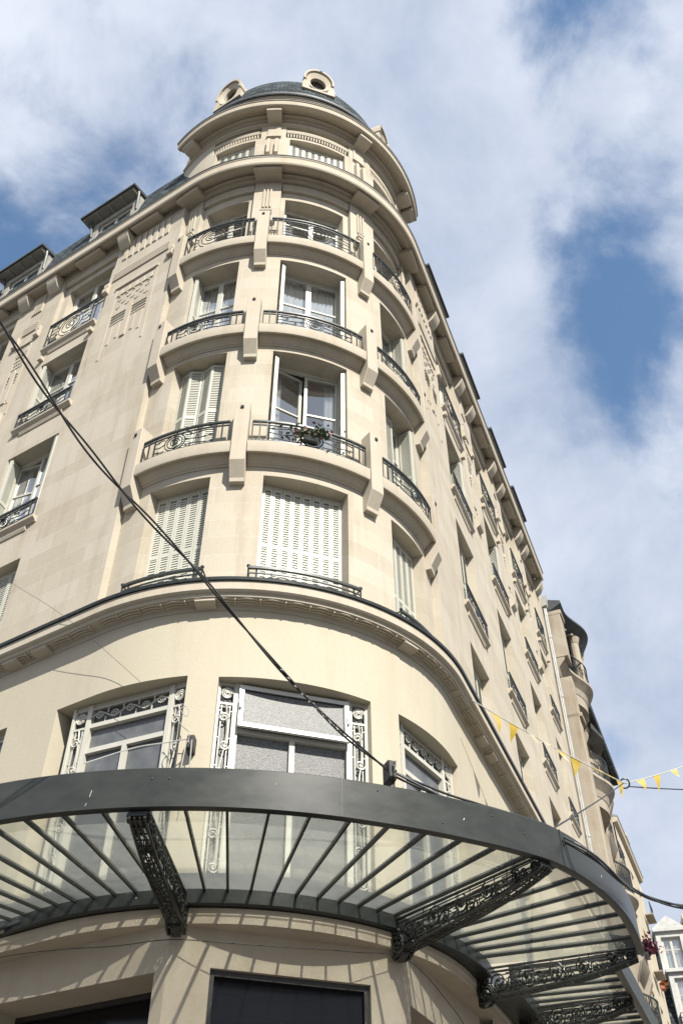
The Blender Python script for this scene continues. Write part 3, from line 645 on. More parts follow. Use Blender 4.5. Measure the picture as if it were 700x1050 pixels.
def mezz(P, half, off, kind):
    z0, z1 = 6.0, 8.72; h = half - .31; g0 = h + .04
    mb = MB(); s = half
    for u, q in ((-s + .012, .018), (s - .012, .018), (-h - .035, .034), (h + .035, .034)): mb.box(P, u - q, u + q, off - .08, off + .03, z0, z1)
    mb.box(P, -s, s, off - .08, off, z1 - .06, z1 + .04)
    mb.box(P, -h, h, off - .06, off + .01, 7.98, 8.05); mb.box(P, -.035, .035, off - .06, off + .01, z0, 7.98)
    if kind != 'mid': mb.box(P, -h, h, off - .06, off + .02, 8.36, 8.40)
    win = mb.build('mezzanine_window', PAINT, B)
    gl = MB(); gl.face(P, [(-s, off - .05, z0), (s, off - .05, z0), (s, off - .05, z1), (-s, off - .05, z1)])
    gl.build('pane', FROST if kind == 'mid' else MESHG, win, smooth=False)
    grille(P, -s + .04, -h - .075, z0, z1 - .06, off, win); grille(P, h + .075, s - .04, z0, z1 - .06, off, win)
    if kind == 'mid':                      # white tilting sash pushed out at the bottom
        f = MB(); T = Leaf(P, 0, 0, 0)
        def tilt(u, r, z): return P(u, off + .03 + (8.66 - z) * .08 + r, z)
        tilt.L = lambda u: u
        class TF:
            def __call__(s_, u, r, z): return tilt(u, r, z)
            def L(s_, u): return u
        TF = TF(); q = .06
        w_ = h + .02; f.box(TF, -w_, w_, 0, .05, 8.02, 8.02 + q); f.box(TF, -w_, w_, 0, .05, 8.66 - q, 8.66); f.box(TF, -w_, -w_ + q, 0, .05, 8.02 + q, 8.66 - q); f.box(TF, w_ - q, w_, 0, .05, 8.02 + q, 8.66 - q)
        for u in (-h, h): f.box(TF, u - .015, u + .015, .05, .09, 8.28, 8.40)
        sh = f.build('tilting_sash', WHITE, win)
        p = MB(); p.face(TF, [(-h + .04, .02, 8.08), (h - .04, .02, 8.08), (h - .04, .02, 8.60), (-h + .04, .02, 8.60)]); 
        p.build('sash_pane', FROST, win, smooth=False)
        fr = MB()
        for (za, zb, ua, ub) in ((8.08, 8.095, -h + .04, h - .04), (8.585, 8.60, -h + .04, h - .04)): fr.box(TF, ua, ub, .022, .035, za, zb)
        fr.box(TF, -h + .04, -h + .055, .022, .035, 8.095, 8.585); fr.box(TF, h - .055, h - .04, .022, .035, 8.095, 8.585); fr.build('sash_gasket', RUBBER, win)
    else:                                   # scrolled frieze above the transom
        f = MB(); n = 5
        for z in (8.40, 8.64): f.box(P, -h, h, off, off + .02, z, z + .022)
        f.tube([(-h + 2 * h * t, off + .015, 8.53 + .05 * math.sin(t * 5 * math.pi)) for t in lin(0, 1, 40)], .010, 4, P)
        for j in range(n):
            u = -h + 2 * h * (j + .5) / n; f.tube(spiral(u, off + .02, 8.53 - (.02 if j % 2 else -.02), .065, 1.7, sgn=1 if j % 2 else -1), .009, 4, P)
            f.box(P, u - .15, u - .135, off, off + .015, 8.42, 8.50); f.box(P, u + .12, u + .135, off, off + .015, 8.56, 8.64)
        f.build('ironwork_frieze', PAINT, win)
mezz(Pl(R(16.85)), 1.04, 3.19, 'mid'); mezz(Pl(R(-23.0)), .915, 3.23, 'left'); mezz(Pl(R(56.9)), .86, 3.24, 'right')
for F, a, c in ((FL, -3.4, -1.62), (FR, 3.3, 5.0)): casement(F, a, c, 6.0, 8.78 if F is FL else 8.6, MZ - .12, B, panemat=MESHG, transom=.8)
# ground floor: flat bays between the piers, under the curved band that carries the gutter
mb = MB(); HB, BO = 23.4, 3.125
for ph, o_, dz in ((18.4, (-.88, .95), 5.13), (-28.4, (-1.2, 1.2), 5.06), (65.2, (-1.2, 1.2), 5.0)):
    P = Pl(R(ph)); off = BO; sh = BO * math.tan(R(HB))
    wall(P, -sh, sh, 0.1, 5.6, off, [(o_[0], o_[1], .1, dz, .06 if ph == 18.4 else .55)], 30, .5, mb)
for F, a, b in ((FL, -16, -1.37), (FR, 1.37, 15)):
    k = 1 if F is FR else -1
    lst = [(x, x + 2.3, .1, 5.0, .4) for x in ((2.4, 5.8, 9.2, 12.4) if k > 0 else (-4.7, -8.1, -11.5))]
    wall(F, a, b, .1, 5.6, MR, [o for o in lst if o[0] >= a and o[1] <= b], 30, .4, mb)
mb.build('shopfront_wall', SHOPW, B)
mb = MB(); mb.grid(PATH, PATH.us(-16, 15, 2), [(2.7, 5.53), (3.425, 5.53), (3.43, 5.60), (3.445, 5.62), (3.445, 5.69), (2.7, 5.69)], True, True); mb.build('shopfront_band', SHOPW, B)
for ph, o_, dz, dep in ((18.4, (-.88, .95), 5.13, .05), (-28.4, (-1.2, 1.2), 5.06, .5), (65.2, (-1.2, 1.2), 5.0, .5)):
    P = Pl(R(ph)); off = BO - dep
    d = MB()
    for u in (o_[0] + .03, o_[1] - .03): d.box(P, u - .03, u + .03, off - .08, off - .005, .12, dz)
    d.box(P, o_[0], o_[1], off - .08, off - .006, dz - .06, dz)
    if dep > .2: d.box(P, o_[0] + .06, o_[0] + .32, off - .06, off - .02, .12, dz - .10)
    dw = d.build('shop_window' if dep < .2 else 'doorway', noisy(mat('dark_joinery', (.03, .028, .025), .4), 5, (.02, .018, .016), (.04, .036, .03)), B)
    gl = MB(); gl.face(P, [(o_[0], off - .05, .12), (o_[1], off - .05, .12), (o_[1], off - .05, dz), (o_[0], off - .05, dz)]); gl.build('pane', BLACK, dw, smooth=False)
for F, xs in ((FR, (2.4, 5.8, 9.2, 12.4)), (FL, (-4.7, -8.1, -11.5))):
    for x in xs:
        d = MB(); d.box(F, x, x + 2.3, MR - .4, MR - .34, 4.9, 5.0); d.box(F, x + 1.1, x + 1.2, MR - .4, MR - .34, .12, 4.9); dw = d.build('shop_window', PAINT, B)
        gl = MB(); gl.face(F, [(x, MR - .38, .12), (x + 2.3, MR - .38, .12), (x + 2.3, MR - .38, 5), (x, MR - .38, 5)]); gl.build('pane', BLACK, dw, smooth=False)
mb = MB(); mb.grid(PATH, PATH.us(-16, 15, 2), [(3.40, 5.765), (3.515, 5.775), (3.515, 5.80), (3.505, 5.82), (3.500, 6.06), (3.40, 6.07)], True, True); mb.build('wall_flashing', LEAD, B)
# ---- roofs ---------------------------------------------------------
DA = (-52, 88)
mb = MB(); mb.grid(CYL, lin(*DA, 50), [(3.02, 26.2), (3.02, 27.45)]); mb.build('dome_drum', LEAD, B)
mb = MB(); mb.grid(CYL, lin(*DA, 50), [(3.0, 27.38), (3.26, 27.47), (3.30, 27.47), (3.30, 27.57), (3.24, 27.63), (3.0, 27.6)], True); 
for i in range(17):
    u = -52 + 4 + 8.2 * i; mb.box(CYL, u - .7, u + .7, 3.02, 3.24, 27.30, 27.44)
mb.build('dome_eave', noisy(mat('eave_boards', (.3, .28, .23), .7), 5, (.26, .24, .20), (.36, .33, .28)), B)
mb = MB(); mb.grid(CYL, lin(*DA, 50), [(3.22, 27.60), (3.34, 27.50), (3.36, 27.53), (3.36, 27.61), (3.26, 27.68)], True); mb.build('dome_gutter', LEAD, B)
DP = [(r, 27.63 + (z - 27.84) * 1.22) for r, z in ((3.24, 27.84), (3.2, 28.0), (3.16, 28.2), (3.06, 28.7), (2.92, 29.2), (2.72, 29.7), (2.42, 30.15), (2.0, 30.5), (1.4, 30.75), (.7, 30.88), (.001, 30.92))]
mb = MB(); mb.grid(CYL, lin(*DA, 60), DP)
for (ra, za), (rb, zb) in zip([(3.24, 23.0)] + DP, DP): mb.face(CYL, [(DA[0], ra, za), (DA[1], ra, za), (DA[1], rb, zb), (DA[0], rb, zb)])
mb.build('dome', SLATE, B)
for ph in (-32.0, 18.15, 68.3):
    P = Pl(R(ph)); mb = MB(); zc = 29.32; off = 3.04; hw, hh = .39, .62
    ell = [(hw * math.cos(t), zc + hh * math.sin(t)) for t in [2 * math.pi * i / 28 for i in range(28)]]; inn = [(u * .60, zc + (z - zc) * .60) for u, z in ell]; mid = [(u * .8, zc + (z - zc) * .8) for u, z in ell]
    i0 = mb.add(P, [(u, off - 1.1, z) for u, z in ell] + [(u, off, z) for u, z in ell] + [(u, off + .05, z) for u, z in [(x * .93, zc + (y - zc) * .93) for x, y in ell]] + [(u, off + .02, z) for u, z in mid] + [(u, off - .02, z) for u, z in inn] + [(u, off - .14, z) for u, z in inn])
    for k in range(5):
        for j in range(28): j2 = (j + 1) % 28; mb.f.append((i0 + k * 28 + j, i0 + k * 28 + j2, i0 + (k + 1) * 28 + j2, i0 + (k + 1) * 28 + j))
    for j in range(15):                     # hood moulding and shoulders
        t0, t1 = math.pi * (j / 15 * 1.1 - .05), math.pi * ((j + 1) / 15 * 1.1 - .05)
        a = [(hw * 1.0 * math.cos(t), zc + hh * 1.0 * math.sin(t)) for t in (t0, t1)]; b_ = [(hw * 1.16 * math.cos(t), zc + hh * 1.13 * math.sin(t)) for t in (t0, t1)]
        mb.plate(P, [a[0], a[1], b_[1], b_[0]], off - 1.0, off + .10)
    for sg in (-1, 1): mb.plate(P, [(sg * .24, zc - hh * 1.05), (sg * .48, zc - hh * 1.05), (sg * .48, zc - .36), (sg * .41, zc - .1), (sg * .33, zc - .25)], off - .9, off + .06)
    mb.box(P, -.48, .48, off - .8, off + .08, zc - hh * 1.05 - .10, zc - hh * 1.05)
    oc = mb.build('oculus_dormer', WHITE if False else TRIM, B)
    gl = MB(); gl.plate(P, inn, off - .16, off - .13); gl.build('pane', BLACK, oc)
for F, s0, s1, cols in ((FL, -16, -.6, COLS_L), (FR, .6, 13.8, COLS_R)):
    mb = MB(); mb.grid(F, [s0, s1], [(3.45, 23.05), (3.42, 23.4), (3.02, 25.9), (2.9, 26.0), (1.2, 27.0), (-2, 27.2)]); mb.build('mansard_roof', SLATE, B, smooth=False)
    mb = MB(); mb.box(F, s0, s1, 3.52, 3.60, 23.30, 23.36)
    n = int((s1 - s0) / .5)
    for i in range(n + 1): u = s0 + (s1 - s0) * i / n; mb.box(F, u - .02, u + .02, 3.50, 3.62, 23.05, 23.4)
    mb.build('snow_guard', LEAD, B)
    for (a, c) in cols:
        m_ = (a + c) / 2; hc = m_ - .12 * (1 if F is FL else -1)
        d = MB(); d.box(F, m_ - .85, m_ - .62, 2.2, 3.22, 23.3, 25.55); d.box(F, m_ + .62, m_ + .85, 2.2, 3.22, 23.3, 25.55); d.box(F, m_ - .62, m_ + .62, 2.2, 3.22, 25.35, 25.55)
        dm = d.build('roof_dormer', noisy(mat('dormer_paint', (.3, .29, .26), .6), 5, (.26, .25, .22), (.36, .35, .31)), B)
        casem = MB(); casem.box(F, m_ - .60, m_ - .5, 3.08, 3.16, 23.6, 25.35); casem.box(F, m_ + .5, m_ + .6, 3.08, 3.16, 23.6, 25.35); casem.box(F, m_ - .05, m_ + .05, 3.08, 3.16, 23.6, 25.35); casem.box(F, m_ - .5, m_ + .5, 3.08, 3.16, 25.25, 25.35)
        casem.build('dormer_frame', PAINT, dm)
        pn = MB(); pn.face(F, [(m_ - .6, 3.10, 23.6), (m_ + .6, 3.10, 23.6), (m_ + .6, 3.10, 25.35), (m_ - .6, 3.10, 25.35)]); pn.build('pane', BLACK, dm)
        h = MB(); h.prism(F, [hc - .98, hc + .98], [(2.2, 25.70), (3.54, 25.70), (3.54, 25.78), (2.2, 25.92)]); h.build('dormer_hood', LEAD, dm)
        h = MB(); h.prism(F, [hc - .92, hc + .92], [(2.3, 25.66), (3.48, 25.66), (3.48, 25.695), (2.3, 25.695)])
        for j in range(5): u = hc - .88 + 1.76 * j / 4; h.box(F, u - .025, u + .025, 2.9, 3.46, 25.60, 25.655)
        h.build('hood_boards', noisy(mat('hood_paint', (.3, .29, .25), .7), 5, (.24, .23, .20), (.33, .31, .27)), dm)
        for sg in (-1, 1):
            br = MB(); br.tube([(m_ + sg * .8, 3.22, 24.9), (m_ + sg * .82, 3.26, 25.2), (m_ + sg * .85, 3.30, 25.5), (m_ + sg * .85, 3.32, 25.62)], .035, 5, F); br.build('hood_strut', LEAD, dm)
mb = MB(); mb.box(FL, -.62, .2, 1.7, 2.75, 23.3, 26.2); mb.box(FL, -.68, .26, 1.64, 2.81, 26.2, 26.45); mb.build('chimney', OLDST, B, bevel=.01)
# back of the block, so that it is a solid volume
mb = MB(); q = [FL(-16, FO, 0), FL(-16, -8, 0), FR(15, -8, 0), FR(15, FO, 0)]
for a, b_ in ((q[0], q[1]), (q[1], q[2]), (q[2], q[3])): i = len(mb.v); mb.v += [a, b_, b_ + Vector((0, 0, 23)), a + Vector((0, 0, 23))]; mb.uv += [(0, 0)] * 4; mb.f.append((i, i + 1, i + 2, i + 3))
i = len(mb.v); mb.v += [FL(-16, 1.0, 26.9), FL(0, 0, 26.9), FR(15, 1.0, 26.9), FR(15, -8, 26.9), FL(-16, -8, 26.9)]; mb.uv += [(0, 0)] * 5; mb.f.append((i, i + 1, i + 2, i + 3, i + 4))
mb.build('rear_wall', RENDER, B, smooth=False)
#PART2
# ================================================================== CANOPIES
FZ0, FZ1, CR, GR, GI = 5.79, 6.20, 5.64, 3.62, 3.53
class RadF:                                # vertical radial plane of the arc: u = distance from the axis, r = sideways
    def __init__(s, phi): s.phi = R(phi)
    def __call__(s, u, r, z):
        n = Vector((math.sin(s.phi), -math.cos(s.phi), 0)); t = Vector((math.cos(s.phi), math.sin(s.phi), 0)); return Vector((CX, CY, z)) + n * u + t * r
    def L(s, u): return u
class PerpF:                               # the same for the straight facade at position sp along it
    def __init__(s, F, sp): s.F, s.sp = F, sp
    def __call__(s, u, r, z): return s.F(s.sp + r, u, z)
    def L(s, u): return u
def bracket(Q, r0, r1, parent):
    """lattice cantilever: two pierced cheeks, scrolled foot on the wall, bellied lower bar running out to the rim"""
    top = lambda t: 5.815 + .02 * t
    def low(t): return 5.47 + .05 * t + .20 * t * t + .012 * math.sin(t * math.pi * 2)
    xs = lambda t: r0 + .10 + (r1 - r0 - .12) * t
    mb = MB()
    for d in (-.075, .075):
        mb.tube([(xs(t), d, top(t)) for t in lin(0, 1, 8)], .015, 4, Q)
        mb.tube([(xs(t), d, low(t)) for t in lin(0, 1, 18)], .017, 4, Q)
        mb.tube([(xs(t), d, low(t) + .05 * (1 - .6 * t)) for t in lin(0.02, .97, 18)], .008, 4, Q)
        mb.tube([(xs(t), d, top(t) - .05 * (1 - .5 * t)) for t in lin(0.0, .95, 10)], .007, 4, Q)
        mb.tube([(r0 + .10, d, 5.45), (r0 + .10, d, 5.83)], .018, 4, Q)
        for i in range(12):
            t = (i + .3) / 12; a, b = low(t), top(t)
            if b - a > .07 and i % 3 != 1: mb.tube([(xs(t), d, a + .02), (xs(t + .012), d, b)], .007, 4, Q)
        for i in range(5):                  # pairs of scrolls shrinking outwards
            t = .05 + i * .19; h = top(t) - low(t)
            if h > .06:
                mb.tube(spiral(xs(t) + h * .3, d * 1.12, low(t) + h * .52, h * .38, 1.7, start=.6 * i, sgn=1 if i % 2 else -1), .011, 4, Q)
                mb.tube(spiral(xs(t) + h * .85, d * 1.12, low(t + .05) + h * .42, h * .22, 1.4, start=2 + i, sgn=-1 if i % 2 else 1), .009, 4, Q)
                mb.ball(Q(xs(t) + h * .3, d * 1.2, low(t) + h * .52), .02, n=4)
        for i in range(4):
            t0, t1 = .15 + .2 * i, .25 + .2 * i; t1 = min(t1, .98)
            for f in (.35, .55, .75): mb.tube([(xs(t0), d, low(t0) + (top(t0) - low(t0)) * f), (xs(t1), d, low(t1) + (top(t1) - low(t1)) * f)], .007, 4, Q)
    for i in range(22):                      # rungs between the cheeks along the belly
        t = (i + .5) / 22; mb.tube([(xs(t), -.075, low(t)), (xs(t), .075, low(t))], .008 if i % 4 else .014, 4, Q)
    for d in (-.026, .026): mb.tube([(xs(t), d, low(t) - .004) for t in lin(0, 1, 14)], .009, 4, Q)
    br = mb.build('bracket', CAST, parent)
    ft = MB()                                # the foot: a cast scroll block against the wall
    for d in (-.085, .085):
        ft.tube(spiral(r0 + .11, d, 5.51, .095, 1.7, start=1.6, sgn=-1), .016, 4, Q); ft.tube(spiral(r0 + .09, d, 5.68, .065, 1.5, start=-1.4), .013, 4, Q)
        ft.tube([(r0 + .03, d, 5.40), (r0 + .03, d, 5.83)], .02, 4, Q); ft.tube([(r0 + .03, d, 5.41), (r0 + .12, d, 5.42), (r0 + .19, d, 5.47), (r0 + .21, d, 5.54), (r0 + .17, d, 5.62)], .017, 4, Q)
        for i in range(4): ft.ball(Q(r0 + .08 + .04 * (i % 2), d, 5.45 + .08 * i), .022, n=4)
    ft.plate(Q, [(r0, 5.39), (r0 + .07, 5.39), (r0 + .16, 5.45), (r0 + .16, 5.56), (r0 + .08, 5.66), (r0 + .06, 5.83), (r0, 5.83)], -.05, .05)
    for i in range(5): ft.tube([(r0 + .15 + .02 * math.sin(i), -.08, 5.44 + .04 * i), (r0 + .15 + .02 * math.sin(i), .08, 5.44 + .04 * i)], .012, 4, Q)
    ft.build('bracket_foot', CAST, br)
    tip = MB(); tip.box(Q, r1 - .13, r1 - .02, -.09, .09, 5.735, 5.78)
    for d in (-.10, .10): tip.tube(spiral(r1 - .10, d, 5.74, .055, 1.4), .014, 4, Q)
    tip.build('bracket_tip', CAST, br)
RIM = [(-118, 5.63), (20, 5.63), (25, 5.65), (30, 5.68), (35, 5.73), (40, 5.785), (44, 5.775), (47, 5.75), (52, 5.71), (57, 5.67), (64, 5.61), (70, 5.58), (77, 5.56)]
def rim_r(u):
    for (a, x), (b, y) in zip(RIM, RIM[1:]):
        if u <= b: return x + (y - x) * max(0, (u - a) / (b - a))
    return RIM[-1][1]
class RimF(Cyl):                           # the rim is not a true arc: it swells to a blunt corner on the side-street side
    def __call__(s, u, r, z): return Cyl.__call__(s, u, r + (rim_r(u) - CR if r > 5 else .12 * max(0, min(1, (u - 42) / 26)) if r > 3.5 else 0), z)
RMF = RimF()
PHI0, PHI1 = -118.0, 72.5
C1 = thing('glass_canopy', 'curved glass canopy with a deep dark grey rim wrapping the rounded corner above the entrance', 'canopy')
mb = MB(); uu = lin(PHI0, PHI1, 130)
mb.grid(RMF, uu, [(CR - .012, FZ0), (CR, FZ0 + .004), (CR, FZ1 - .01), (CR - .01, FZ1), (CR - .05, FZ1), (CR - .05, FZ1 - .02), (CR - .03, FZ1 - .03), (CR - .03, FZ0 + .02), (CR - .09, FZ0 + .012), (CR - .09, FZ0)], True, True); fas = mb.build('rim', STEEL, C1)
mb = MB(); EQ = RadF(PHI1); CR_ = rim_r(PHI1); mb.plate(EQ, [(5.16, FZ0 + .02), (CR_ - .04, FZ0 - .002), (CR_ - .002, FZ0 + .01), (CR_ - .002, FZ1 - .004), (5.16, FZ1 - .05)], -.02, .012); mb.build('end_plate', STEEL, C1)
for u in (42.5, -52): MB().box(RMF, u - .10, u + .10, CR - .01, CR + .006, FZ0 + .004, FZ1 - .004).build('rim_joint', IRON, C1)
for u in (16.2, -24.5): MB().box(RMF, u - .04, u + .04, CR - .01, CR + .002, FZ0 + .006, FZ1 - .006).build('rim_seam', IRON, C1)
for u, z0_, dz in ((-8.6, 5.92, .07), (-8.9, 5.83, .03), (29.5, 5.98, .02), (9.5, 6.05, .015), (51, 5.95, .03)): MB().tube([(u, CR + .001, z0_), (u + .12, CR + .001, z0_ + dz)], .003, 4, RMF).build('scratch', PAINT, C1)
for u, z in ((-2.6, 6.08), (-.9, 6.08), (33, 6.1), (37, 6.0), (20, 6.12), (27, 5.9)): MB().ball(RMF(u, CR, z), .010, n=4).build('rivet', LEAD, C1)
mb = MB(); mb.grid(RMF, uu, [(MR + .03, 5.70), (GI - .02, 5.70), (GI, 5.715), (GI, 5.87), (GI - .03, 5.87), (GI - .03, 5.735), (MR + .03, 5.735)], True, True); mb.build('gutter', STEEL, C1)
gz = lambda r: 5.865 - (r - GR) * .018
BRK = [-98, -51.5, -3.7, 40.0]
ribs = [0.8 + 4.15 * k for k in range(-29, 19) if k not in (-1, )]
ribs = [p for p in ribs if PHI0 < p < PHI1 - 1.5]
for p in ribs:
    Q = RadF(p); mb = MB(); cr = rim_r(p); mb.plate(Q, [(GI - .01, gz(GR) - .03), (cr - .06, gz(CR) - .025), (cr - .06, gz(CR) + .02), (GI - .01, gz(GR) + .02)], -.013, .013)
    mb.build('glazing_bar', STEEL, C1)
edges = sorted(ribs + [PHI0, PHI1, -3.7])
for a, b in zip(edges, edges[1:]):
    mb = MB(); q = .12; mb.grid(RMF, lin(a + q, b - q, 3), [(GI + .0, gz(GI)), (CR - .05, gz(CR))]); mb.build('pane', CGLASS, C1, smooth=False)
for p in BRK: bracket(RadF(p), MR + .09, rim_r(p) - .04, C1)
bracket(PerpF(FR, .34), MR + .10, 5.50, C1)
for p in (-3.7,):
    mb = MB(); mb.plate(RadF(p), [(GI - .01, gz(GR) - .055), (CR - .06, gz(CR) - .03), (CR - .06, gz(CR) + .025), (GI - .01, gz(GR) + .02)], -.03, .03); mb.build('glazing_bar', STEEL, C1)
C2 = thing('glass_canopy', 'straight glass canopy continuing along the side street beyond the curved one', 'canopy')
S0, S1, CO, G2 = .46, 14.6, 5.20, 3.84
mb = MB(); mb.grid(FR, [S0, S1], [(CO - .012, FZ0 - .0), (CO, FZ0 + .004), (CO, FZ1 - .06), (CO - .05, FZ1 - .05), (CO - .05, FZ1 - .07), (CO - .03, FZ1 - .08), (CO - .03, FZ0 + .02), (CO - .09, FZ0 + .012), (CO - .09, FZ0)], True, True); mb.build('rim', STEEL, C2)
mb = MB(); mb.grid(FR, [.55, S1], [(MR + .03, 5.66), (G2 - .02, 5.66), (G2, 5.68), (G2, 5.87), (G2 - .03, 5.87), (G2 - .03, 5.70), (MR + .03, 5.70)], True, True); mb.build('gutter', STEEL, C2)
xs = [S0 + .05 + .29 * k for k in range(49)]
for x in xs:
    Q = PerpF(FR, x); mb = MB(); mb.plate(Q, [(G2 - .02, gz(GR) - .03), (CO - .06, gz(CO) - .025), (CO - .06, gz(CO) + .02), (G2 - .02, gz(GR) + .02)], -.013, .013); mb.build('glazing_bar', STEEL, C2)
for a, b in zip(xs, xs[1:]):
    mb = MB(); mb.grid(FR, [a + .01, b - .01], [(G2, gz(GR)), (CO - .05, gz(CO))]); mb.build('pane', CGLASS, C2, smooth=False)
for x in (2.15, 5.0, 8.2, 11.2, 14.2): bracket(PerpF(FR, x), MR + .2, CO - .04, C2)

# ================================================================== DRAINPIPE, CABLES, BUNTING
dp = thing('drainpipe', 'tall grey drainpipe at the far end of the pale facade beside the bow-fronted building', 'drainpipe')
mb = MB(); mb.tube([(14.86, FO + .09, z) for z in lin(.2, 22.6, 30)], .055, 8, FR); mb.tube([(14.72, FO + .07, z) for z in lin(10, 22.2, 20)], .025, 6, FR); mb.build('pipe', PIPE, dp)
mb = MB(); mb.prism(FR, [14.72, 15.0], [(FO, 22.3), (FO + .18, 22.35), (FO + .22, 22.75), (FO, 22.75)]); mb.build('hopper_head', PIPE, dp)
for z in lin(2, 21, 8): mb = MB(); mb.tube([(14.86, FO + .09, z), (14.86, FO + .09, z + .10)], .072, 8, FR); mb.build('pipe_clip', PIPE, dp)
def smooth(pts, n=8):
    P = [Vector(p) for p in pts]; o = []
    for i in range(len(P) - 1):
        p0, p1, p2, p3 = P[max(0, i - 1)], P[i], P[i + 1], P[min(len(P) - 1, i + 2)]
        for k in range(n):
            t = k / n; o.append(.5 * ((2 * p1) + (-p0 + p2) * t + (2 * p0 - 5 * p1 + 4 * p2 - p3) * t * t + (-p0 + 3 * p1 - 3 * p2 + p3) * t ** 3))
    o.append(P[-1]); return o
def twist(path, r, pitch, a0, vary=0.0):
    o = []; L = 0
    for i, p in enumerate(path):
        if i: L += (p - path[i - 1]).length
        d = (path[min(i + 1, len(path) - 1)] - path[max(i - 1, 0)]).normalized(); x = d.cross(Vector((0, 0, 1))).normalized(); y = d.cross(x)
        a = a0 + 2 * math.pi * L / pitch; rr = r * (1 + vary * math.sin(L * 1.1)); o.append(p + x * rr * math.cos(a) + y * rr * math.sin(a))
    return o
cab = [(-4.6, -0.52, 8.35), (-3.8, 3.24, 8.93), (-3.6, 4.18, 9.15), (-3.17, 5.13, 8.99), (-2.74, 5.79, 8.61), (-2.28, 6.39, 8.27), (-1.84, 6.88, 8.01), (-1.47, 7.25, 7.78), (-0.99, 7.68, 7.38), (-0.5, 8.07, 6.97), (-0.01, 8.43, 6.62), (0.49, 8.79, 6.37)]
t = thing('power_cable', 'thick black twisted pair of cables slanting across the facade down to the canopy', 'cable')
path = smooth(cab, 14)
for a in (0, math.pi): mb = MB(); mb.tube(twist(path, .017, 1.9, a, .4), .0105, 6); mb.build('strand', RUBBER, t)
mb = MB(); end = path[-34:-12]; mb.tube(twist(end, .030, .10, 0), .006, 4); mb.build('binding_wire', PIPE, t)
o = MB().tube(smooth([(-7.42, 12.93, 13.54), (-5.55, 11.82, 11.54), (-4.04, 11.06, 10.1), (-2.62, 10.58, 8.62)], 6), .003, 4).build('thin_wire', RUBBER); tag(o, 'thin dark wire slanting down over the string course to the left mezzanine window', 'wire')
o = MB().tube(smooth([(2.33, 14.68, 9.75), (2.32, 14.7, 9.3), (2.29, 14.6, 8.6), (2.28, 14.55, 7.2), (2.3, 14.6, 6.3)], 6), .006, 5).build('thin_wire', PIPE); tag(o, 'thin grey wire hanging straight down the cream wall right of the mezzanine windows', 'wire')
o = MB().tube(smooth([(-6.2, 13.6, 5.55), (-5.1, 12.3, 5.5), (-4.03, 11.45, 5.46), (-3.16, 10.88, 5.36), (-2.45, 10.62, 5.31), (-1.83, 10.52, 5.34), (-1.17, 10.53, 5.30), (-.55, 10.68, 5.31), (.09, 10.96, 5.36), (.75, 11.42, 5.42), (1.3, 12.1, 5.1), (1.55, 12.6, 4.95), (1.72, 12.95, 5.2)], 8), .0055, 5).build('telephone_wire', RUBBER); tag(o, 'thin dark wire looped along the shopfront below the canopy gutter', 'wire')
def insulator(p, ang, label):
    t = thing('cable_anchor', label, 'cable anchor', 'black cable anchors above the canopy'); P = Pl(ang, (p[0], p[1]))
    mb = MB(); mb.prism(P, [-.045, .045], [(-.1, p[2] - .11), (.04, p[2] - .11), (.065, p[2] - .08), (.065, p[2] + .08), (.04, p[2] + .11), (-.1, p[2] + .11)]); mb.build('block', RUBBER, t, bevel=.01)
    mb = MB(); mb.tube([(0, .09, p[2] + .05), (0, .14, p[2] + .05), (0, .14, p[2] - .05), (0, .09, p[2] - .05)], .012, 5, P); mb.build('hook', PIPE, t)
    return t, P
t, P = insulator((-1.87, 10.46, 7.66), R(-5), 'black cable anchor block with loose wires on the wall left of the white tilting window')
mb = MB()
mb.tube(smooth([P(0, .1, 7.68), P(-.25, .25, 7.55), P(-.55, .5, 7.35), P(-.95, .9, 6.95)]), .008, 5)
mb.tube(smooth([P(-.02, .1, 7.78), P(-.12, .15, 7.86), P(-.18, .16, 8.0), P(-.1, .15, 8.12), P(-.04, .14, 8.05), P(-.08, .14, 7.98), P(-.2, .15, 8.15)]), .006, 5)
mb.tube(smooth([P(.03, .1, 7.66), P(.04, .1, 7.3), P(.02, .1, 6.9)]), .008, 5); mb.tube(smooth([P(-.03, .1, 7.66), P(-.06, .1, 7.3), P(-.1, .1, 6.9)]), .008, 5)
mb.build('loose_wire', PIPE, t)
t, P = insulator((0.49, 8.79, 6.37), R(21.6), 'black cable anchor block on the canopy rim where the twisted cables end')
mb = MB(); mb.tube([P(.03, 0, 6.15), P(.03, 0, 6.42)], .014, 6); mb.build('post', IRON, t)
bun = [(0.49, 8.79, 6.37), (.80, 8.90, 6.27), (1.1, 9.08, 6.23), (1.5, 9.30, 6.225), (1.95, 9.62, 6.225), (2.25, 9.87, 6.22), (2.62, 9.75, 5.92), (3.39, 10.99, 6.04), (4.35, 12.25, 6.34), (6.35, 14.14, 6.9), (10, 17, 8.4)]
t = thing('cable_bundle', 'bundle of dark cables running over the canopy rim and out across the street', 'cable')
path = smooth(bun, 8)
for a, dz in ((0, 0), (2.1, 0), (4.2, 0)): mb = MB(); mb.tube(twist(path, .022, 3.3, a, .5), .013, 6); mb.build('strand', RUBBER if a else LEAD, t)
ring = Vector((5.23, 16.18, 10.13))
o = MB().tube(smooth([(2.25, 9.87, 6.24), (3.72, 12.98, 8.15), tuple(ring - Vector((.08, .2, .1)))], 8), .011, 5).build('support_cable', RUBBER); tag(o, 'thin dark cable from the canopy rim up to the ring that holds the bunting', 'cable')
o = MB().tube(smooth([tuple(ring + Vector((.12, .12, 0))), (6.89, 17.71, 10.80), (10.26, 20.58, 12.23)], 8), .012, 5).build('support_cable', RUBBER); tag(o, 'thin dark cable leading right across the sky from the bunting ring', 'cable')
